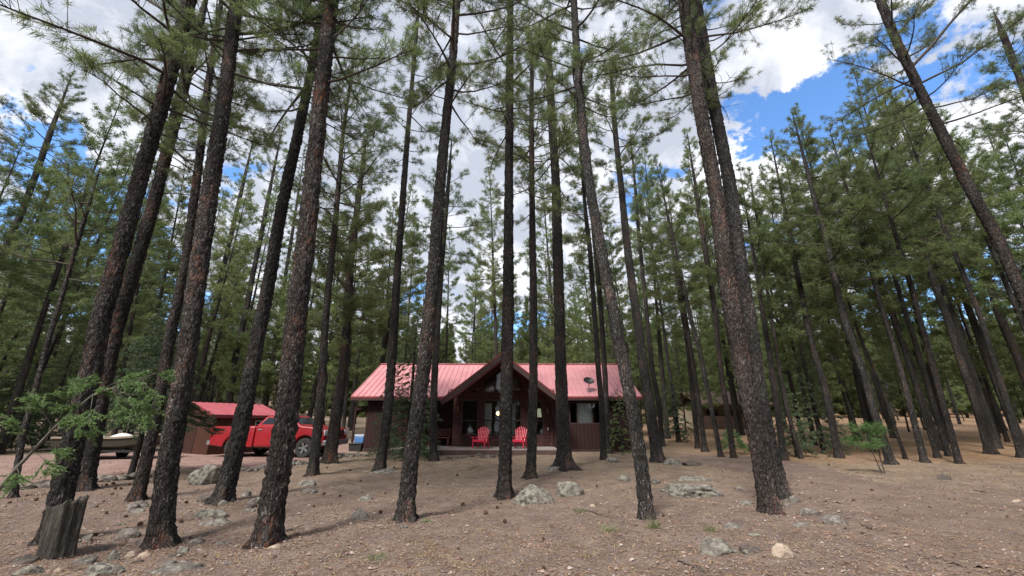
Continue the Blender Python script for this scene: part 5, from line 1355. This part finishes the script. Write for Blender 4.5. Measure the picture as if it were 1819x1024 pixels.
CONES = [(172, 902), (189, 913), (224, 920), (330, 895), (322, 929), (199, 880), (214, 870), (205, 870), (189, 863), (201, 861), (230, 863), (63, 890), (17, 895), (47, 883), (167, 953), (248, 935),
         (575, 879), (604, 883), (557, 902), (676, 913), (685, 878), (883, 904), (965, 961), (896, 929), (863, 914), (581, 832), (622, 837), (700, 832), (822, 899), (1015, 851),
         (1179, 919), (1518, 893), (1443, 861), (1452, 862), (1652, 905), (1792, 922), (1473, 827), (1549, 874), (760, 862), (812, 846), (1060, 866), (640, 856)]
areas = [(-1, 150, 'on the litter at the far left'), (150, 262, 'between stump and rough trunk'), (262, 720, 'on the litter before pickup and cabin corner'), (720, 1100, 'on the clearing before the deck'), (1100, 1900, 'on the ground near the dirt track')]
rc = random.Random(8); cc = {}
for u, v in sorted(CONES):
    ar = [a for a in areas if a[0] <= u < a[1]][0]; i = cc[ar] = cc.get(ar, -1)+1
    p = on_ground(u, v); o = bpy.data.objects.new('pine_cone', cme); link(o); q = rc.uniform(0.6, 0.95)
    o.location = (p[0], p[1], p[2]+0.03*q); o.rotation_euler = (rc.uniform(1.0, 2.0), rc.uniform(-.3, .3), rc.uniform(0, 6.28)); o.scale = (q, q, q)
    tag(o, f'brown pine cone, {ORD[i]} from the left {ar[2]}', 'pine cone', 'fallen pine cones')

# jagged stump
p = on_ground(103, 988)
st = thing('stump', 'jagged grey broken stump in front of the thick dark trunk', 'stump', p)
rs = np.random.RandomState(2); nr, nz_ = 56, 30; th = np.arange(nr)*2*math.pi/nr
topz = 0.58+0.06*np.sin(th*1+1.2)+0.045*rs.rand(nr)+0.02*np.sin(th*5)
rows = []
for j in range(nz_+1):
    q = j/nz_; z = -0.15+(topz+0.15)*q
    r = (0.155+0.02*q+0.03*math.exp(-q*5))*(1+0.09*np.sin(th*5+0.8)+0.07*np.sin(th*11+1)+0.05*np.sin(th*23))+rs.normal(0, .003, nr)
    rows.append(np.stack([r*np.cos(th)-0.07*q, 0.9*r*np.sin(th), z], -1))
for j in range(1, 6):
    q = 1-j/6.5; z = topz*0.0+0.52-0.02*j+0.08*(q)*rs.rand(nr); r = rows[nz_]; c = np.array([-0.07, 0, 0.5])
    rows.append(np.stack([c[0]+(r[:, 0]-c[0])*q*0.9, r[:, 1]*q*0.9, z], -1))
V = np.concatenate(rows); n = len(rows)
i = (np.arange(n-1)[:, None]*nr+np.arange(nr)[None]); j = (np.arange(n-1)[:, None]*nr+(np.arange(nr)+1)[None] % nr)
Q = np.stack([i, j, j+nr, i+nr], -1).reshape(-1, 4)
m_, nt, b_ = newmat('weathered_stump_wood'); mp = objco(nt, (16, 16, 1.4)); g = noise(nt, mp, 3, 7, 0.7)
nt.links.new(mixc(nt, mrange(nt, g, 0.35, 0.65, 0, 1), (0.022, 0.019, 0.016, 1), (0.115, 0.102, 0.088, 1)), b_.inputs['Base Color']); b_.inputs['Roughness'].default_value = .95; bump(nt, b_, g, 1.0, 0.04)
obj('wood', mesh_np('wood', V, quads=Q), m_, st)

# ------------------------------------------------------------------ young firs, saplings and the leaning bough at the left
def fir(label, u, v, vtop, utop, spread, seed, tiers, droop, mat=FIRLEAF, dens=9, z0=0.3, name='young_fir'):
    b = on_ground(u, v); H = at_plane(utop, vtop, b[1])[2]-b[2]
    r = thing(name, label, 'fir tree', b, group='young firs')
    V, Q, mi, tone = fir_crown(H, seed, spread, tiers, z0, 0.065, 36, droop, 0.014, dens)
    crown_obj((V, Q, mi, tone), [TWIG, mat], r)
    W = Wood(8); W.tube(np.array([[0, 0, -0.2], [0.0, 0.0, H*0.4], [0.0, 0.0, H*0.96]]), [0.016*H, 0.010*H, 0.004]); wv, wq = W.arrays()
    obj('trunk', mesh_np('trunk', wv, quads=wq), BARK_FAR, r)
fir('bushy bluish young fir behind the leaning slim pine, left of the shed', 232, 846, 520, 240, 1.9, 1, 28, 0.3, dens=10, z0=1.5)
fir('drooping young fir before the left part of the cabin roof', 722, 815, 552, 738, 1.8, 2, 30, 0.7, dens=8)
fir('low young fir between the two pines right of the cabin', 1106, 806, 690, 1104, 1.15, 3, 9, 0.6, LEAFGREEN, 5)
fir('small light green fir in front of the far brown house', 1304, 806, 760, 1304, 0.75, 4, 10, 0.3, LEAFGREEN, 9, 0.3)
fir('thin young fir behind the tight dark pine', 1415, 812, 672, 1412, 1.1, 5, 16, 0.45)
fir('bluish fir between the cabin and the dark pines on the right', 1203, 786, 664, 1200, 1.2, 6, 18, 0.35)
fir('dense dark fir among the trunks left of the sapling', 1464, 806, 600, 1452, 1.3, 7, 22, 0.4)
fir('young fir at the far left behind the boat', 70, 800, 600, 72, 2.2, 8, 22, 0.35)
fir('broad young fir at the left edge beyond the drive', -8, 806, 640, 0, 2.2, 9, 20, 0.35)
# pine sapling by the track
b = on_ground(1567, 842)
r = thing('pine_sapling', 'small pine sapling with brush-like tufts at the edge of the dirt track', 'sapling', b)
W = Wood(5); tp, td = [], []; rs = np.random.RandomState(3)
for pl in ([(1567, 842), (1552, 808), (1543, 785), (1538, 762)], [(1572, 842), (1564, 815), (1556, 782), (1549, 757)]):
    P = np.array([at_plane(u, v, b[1])-b for u, v in pl]); W.tube(P, [0.018, 0.014, 0.011, 0.007])
    for k, (du, dv) in enumerate([(0, 0), (-18, -3), (15, 4), (-25, 22), (8, 22), (18, 26), (-12, 26)]):
        q = P[-1]+(at_plane(pl[-1][0]+du, pl[-1][1]+dv, b[1])-at_plane(pl[-1][0], pl[-1][1], b[1])); q[1] += rs.uniform(-.3, .3)
        W.tube(np.array([P[1+(k % 2)], (P[2]+q)/2+np.array([0, 0, -.02]), q]), [0.008, 0.006, 0.004])
        for _ in range(3): tp.append(q+rs.normal(0, .05, 3)); td.append(np.array([rs.normal(0, .4), rs.normal(0, .4), 0.8]))
nv, nq, tone = needles(np.array(tp), np.array(td), rs, 55, 0.22, 0.006, 0.9, 0.7); wv, wq = W.arrays()
obj('trunk', mesh_np('trunk', wv, quads=wq), TWIG, r); obj('crown', mesh_np('crown', nv, quads=nq, tone=tone), LEAFGREEN, r)
# leaning bough
Y0 = 5.15
stem = [(-210, 985), (-90, 925), (0, 868), (30, 832), (60, 800), (95, 762), (125, 735), (165, 702), (200, 690), (250, 672)]
P0 = at_plane(*stem[0], Y0); b = np.array([P0[0], Y0, float(gz(P0[0], Y0))])
r = thing('leaning_sapling', 'leaning sapling with feathery bright green sprays reaching across the thick trunk', 'sapling', b)
P = np.array([at_plane(u, v, Y0)-b for u, v in stem]); P[0, 2] = -0.1
W = Wood(7); rs = np.random.RandomState(6); W.tube(P, np.linspace(0.028, 0.005, len(P))); wv1, wq1 = W.arrays()
W = Wood(4); tp, td = [], []
tg = [(110, 672, 5), (140, 676, 6), (150, 700, 6), (205, 668, 7), (232, 668, 8), (285, 664, 9), (268, 690, 9), (210, 712, 7), (245, 722, 8), (228, 742, 8), (190, 752, 7), (275, 742, 9), (290, 715, 9), (165, 745, 6), (150, 772, 5), (105, 806, 4), (112, 838, 4), (62, 716, 5), (85, 708, 5), (60, 752, 4), (130, 725, 6), (250, 757, 8), (178, 694, 7), (118, 752, 5), (90, 850, 3)]
for (u, v, i) in tg:
    q = at_plane(u, v, Y0)-b; q[1] += rs.uniform(-0.35, 0.3); a = P[min(i, len(P)-1)]
    md = (a+q)/2+np.array([0, 0, 0.03]); W.tube(np.array([a, md, q]), [0.006, 0.0045, 0.002])
    dr = q-md; ln = np.linalg.norm(dr); dr /= ln+1e-9; sd = np.cross(dr, [0, 0, 1.0]); sd /= np.linalg.norm(sd)+1e-9; upv = np.cross(sd, dr)
    for k in range(20):
        s = rs.uniform(0.0, 1.0); base = (md*(1-s)+q*s) if s > 0.1 else q; sg = rs.choice([-1, 1]); d = dr*0.7+sd*sg*rs.uniform(.3, .9)+upv*sg*rs.uniform(-.5, .5)+np.array([0, 0, -.12]); d /= np.linalg.norm(d)
        tl = rs.uniform(0.07, 0.20)*(1.2-0.5*s); W.tube(np.array([base, base+d*tl]), [0.0025, 0.0015])
        for g in np.arange(0.015, tl, 0.02): tp.append(base+d*g); td.append(d)
nv, nq, tone = needles(np.array(tp), np.array(td), rs, 5, 0.040, 0.0042, 0.55, 0.3); wv, wq = W.arrays()
obj('trunk', mesh_np('trunk', wv1, quads=wq1), basic('grey_sapling_bark', (0.16, 0.14, 0.12), (0.10, 0.09, 0.08), .85, 15, .3), r)
V = np.concatenate([wv, nv]); obj('crown', mesh_np('crown', V, quads=np.concatenate([wq, nq+len(wv)]), mq=np.concatenate([np.zeros(len(wq), int), np.ones(len(nq), int)]), tone=np.concatenate([np.zeros(len(wv)), tone])), [TWIG, LEAFGREEN], r)

# ------------------------------------------------------------------ grass, fallen sticks, litter
def blades(cent, n, h, spread, rs, wid=0.004):
    C = np.repeat(cent, n, 0); N = len(C)
    off = rs.normal(0, spread, (N, 2)); x, y = C[:, 0]+off[:, 0], C[:, 1]+off[:, 1]; z = gz(x, y)-0.01
    p = np.stack([x, y, z], -1); lean = np.stack([rs.normal(0, .45, N), rs.normal(0, .45, N), np.ones(N)], -1); L_ = h*rs.uniform(.4, 1.1, (N, 1))
    a = rs.uniform(0, 6.28, N); s = np.stack([np.cos(a), np.sin(a), np.zeros(N)], -1)*wid
    m1 = p+lean*L_*0.5; tip = p+lean*L_+np.concatenate([lean[:, :2]*L_*0.5, -np.abs(lean[:, :1])*L_*0.3], 1)
    V = np.stack([p-s, p+s, m1+s*.7, m1-s*.7, tip], 1).reshape(-1, 3); k = np.arange(N)*5
    return V, np.stack([k, k+1, k+2, k+3], 1), np.stack([k+3, k+2, k+4], 1), np.repeat(rs.rand(N), 5)
rs = np.random.RandomState(12); cent = []
for (u, v, n, su, sv) in [(820, 850, 60, 160, 18), (1000, 885, 40, 160, 20), (760, 835, 40, 120, 8), (1180, 850, 36, 120, 18), (1620, 838, 90, 150, 10), (60, 880, 36, 70, 8), (700, 965, 26, 160, 22), (950, 980, 30, 200, 20), (1180, 960, 22, 130, 25), (560, 900, 26, 130, 20), (1750, 860, 50, 120, 14), (350, 900, 16, 60, 12), (900, 820, 40, 180, 4)]:
    for _ in range(n): 
        uu, vv = u+rs.normal(0, su), v+rs.normal(0, sv)
        if vv < 800: continue
        cent.append(on_ground(uu, vv)[:2])
V, Q, T3, tone = blades(np.array(cent), 16, 0.085, 0.09, rs, 0.0032)
tag(obj('dry_grass', mesh_np('dry_grass', V, tris=T3, quads=Q, tone=tone), GRASSM), 'thin dry straw coloured grass scattered over the litter', 'grass', kind='stuff')
for lab, u, v, h, sp_ in [('green grass tuft below the foot of the bare footed leaning pine', 1160, 938, .17, .05), ('thin green grass tuft left of the bare footed leaning pine', 1082, 944, .13, .07), ('small green grass tuft below the two lichen boulders', 1030, 910, .09, .07), ('green grass tuft behind the wide purple grey rock', 1262, 944, .11, .05), ('faint green grass tuft below the gently curved pine', 668, 992, .10, .07), ('green grass tuft right of the foot of the gently curved pine', 756, 928, .10, .05)]:
    p = on_ground(u, v); V, Q, T3, tone = blades(p[None, :2], 90, h, sp_, rs, 0.003)
    o = obj('grass_tuft', mesh_np('grass_tuft', V-p, tris=T3, quads=Q, tone=tone), GREENGRASS, loc=p); tag(o, lab, 'grass tuft', 'green grass tufts')
STICK = basic('dead_stick', (0.085, 0.065, 0.052), (0.14, 0.115, 0.095), .9, 12, .3)
for k, (lab, u0, v0, u1, v1) in enumerate([('forked dry branch lying right of the two lichen boulders', 1036, 908, 1086, 922), ('dark stick at the bottom, left of the wide purple grey rock', 1204, 998, 1252, 1018), ('short stick at the end of the long tilted slab', 1530, 934, 1550, 944), ('thin stick lying on the far side of the dirt track', 1730, 872, 1775, 882), ('dry twig heap on the clearing before the deck', 832, 836, 850, 829), ('stick lying right of the stoutest left trunk', 500, 948, 540, 938)]):
    a, c = on_ground(u0, v0), on_ground(u1, v1); W = Wood(6); rk = np.random.RandomState(k); Ln = np.linalg.norm(c-a); s = np.linspace(0, 1, 7)
    P = np.outer(1-s, a*0)+np.outer(s, c-a); P[:, 2] += 0.012; P[1:-1] += rk.normal(0, .03*Ln, (5, 3))*np.array([1, 1, .2]); P[:, 2] = np.abs(P[:, 2])+.01
    W.tube(P, 0.014*(1-.7*s))
    for i in (2, 3, 4, 5):
        d = (c-a)/Ln*rk.uniform(.3, 1)+np.array([rk.normal(0, .6), rk.normal(0, .6), rk.uniform(0, .5)]); W.tube(np.array([P[i], P[i]+d*Ln*rk.uniform(.12, .35)]), [.007, .003])
    wv, wq = W.arrays(); o = obj('fallen_branch', mesh_np('fallen_branch', wv, quads=wq), STICK, loc=a); tag(o, lab, 'branch', 'fallen branches')
# pine needle litter and small chips of stone and bark
rs = np.random.RandomState(21); N = 60000
y = 3.2+17*rs.rand(N)**1.8; x = rs.uniform(-1, 1, N)*(y*1.35+1.5); z = gz(x, y)+0.006+rs.rand(N)*0.008+lifted(x, y)
a = rs.uniform(0, 6.28, N); Ln = rs.uniform(.05, .12, N); d = np.stack([np.cos(a), np.sin(a), rs.normal(0, .10, N)], -1); sd = np.stack([-np.sin(a), np.cos(a), np.zeros(N)], -1)*0.0030*(1+y[:, None]*0.05)
p = np.stack([x, y, z], -1); V = np.stack([p-d*Ln[:, None]/2-sd, p-d*Ln[:, None]/2+sd, p+d*Ln[:, None]/2+sd*.6, p+d*Ln[:, None]/2-sd*.6], 1).reshape(-1, 3)
def litter_mat(name, cols):
    m, nt, b = newmat(name); at = nn(nt, 'ShaderNodeAttribute'); at.attribute_name = 'tone'; cr = nn(nt, 'ShaderNodeValToRGB'); nt.links.new(at.outputs['Fac'], cr.inputs[0])
    e = cr.color_ramp.elements; e[0].position = 0; e[0].color = c4(cols[0]); e[1].position = 1; e[1].color = c4(cols[-1])
    for i, c in enumerate(cols[1:-1]): q = e.new((i+1)/(len(cols)-1)); q.color = c4(c)
    nt.links.new(cr.outputs[0], b.inputs['Base Color']); b.inputs['Roughness'].default_value = .9; b.inputs['Specular IOR Level'].default_value = .2; return m
tag(obj('needle_litter', mesh_np('needle_litter', V, quads=np.arange(N*4).reshape(-1, 4), tone=np.repeat(rs.rand(N), 4)), litter_mat('needle_litter', [(.10, .055, .035), (.22, .125, .07), (.33, .21, .12), (.42, .31, .19)])), 'fallen brown pine needles covering the ground', 'needle litter', kind='stuff')
N = 70000
y = 3.2+17.5*rs.rand(N)**1.7; x = rs.uniform(-1, 1, N)*(y*1.35+1.5)
nb_ = [b for _, b in TREES if b[1] < 16]; k = 0
for b in nb_:
    n_ = 420; a_ = rs.uniform(0, 6.28, n_); r_ = 0.2+np.abs(rs.normal(0, .38, n_)); x[k:k+n_] = b[0]+r_*np.cos(a_); y[k:k+n_] = b[1]+r_*np.sin(a_); k += n_
z = gz(x, y)+0.004+lifted(x, y)
s = rs.uniform(.005, .016, N)*(1+(rs.rand(N) < .07)*1.4); th = rs.uniform(0, 6.28, N)
ks = np.arange(5)*2*math.pi/5
px = x[:, None]+s[:, None]*np.cos(ks[None]+th[:, None])*rs.uniform(.6, 1.2, (N, 5)); py = y[:, None]+s[:, None]*np.sin(ks[None]+th[:, None])*rs.uniform(.5, 1.0, (N, 5))
tl = rs.normal(0, .25, (N, 1)); pz = z[:, None]+(px-x[:, None])*tl+0.006
ring = np.stack([px, py, pz], -1); top = np.stack([x, y, z+s*rs.uniform(.35, .8, N)+.004], -1)[:, None]
V = np.concatenate([ring, top], 1).reshape(-1, 3); k = np.arange(N)[:, None]*6
T3 = np.concatenate([np.stack([k[:, 0]+i, k[:, 0]+(i+1) % 5, k[:, 0]+5], 1) for i in range(5)])
tag(obj('stone_chips', mesh_np('stone_chips', V, tris=T3, tone=np.repeat(rs.rand(N), 6), smooth=False), litter_mat('stone_chips', [(.05, .03, .024), (.12, .07, .06), (.24, .15, .13), (.27, .19, .165), (.38, .33, .30)])), 'small chips of stone and bark strewn over the ground', 'stone chips', kind='stuff')
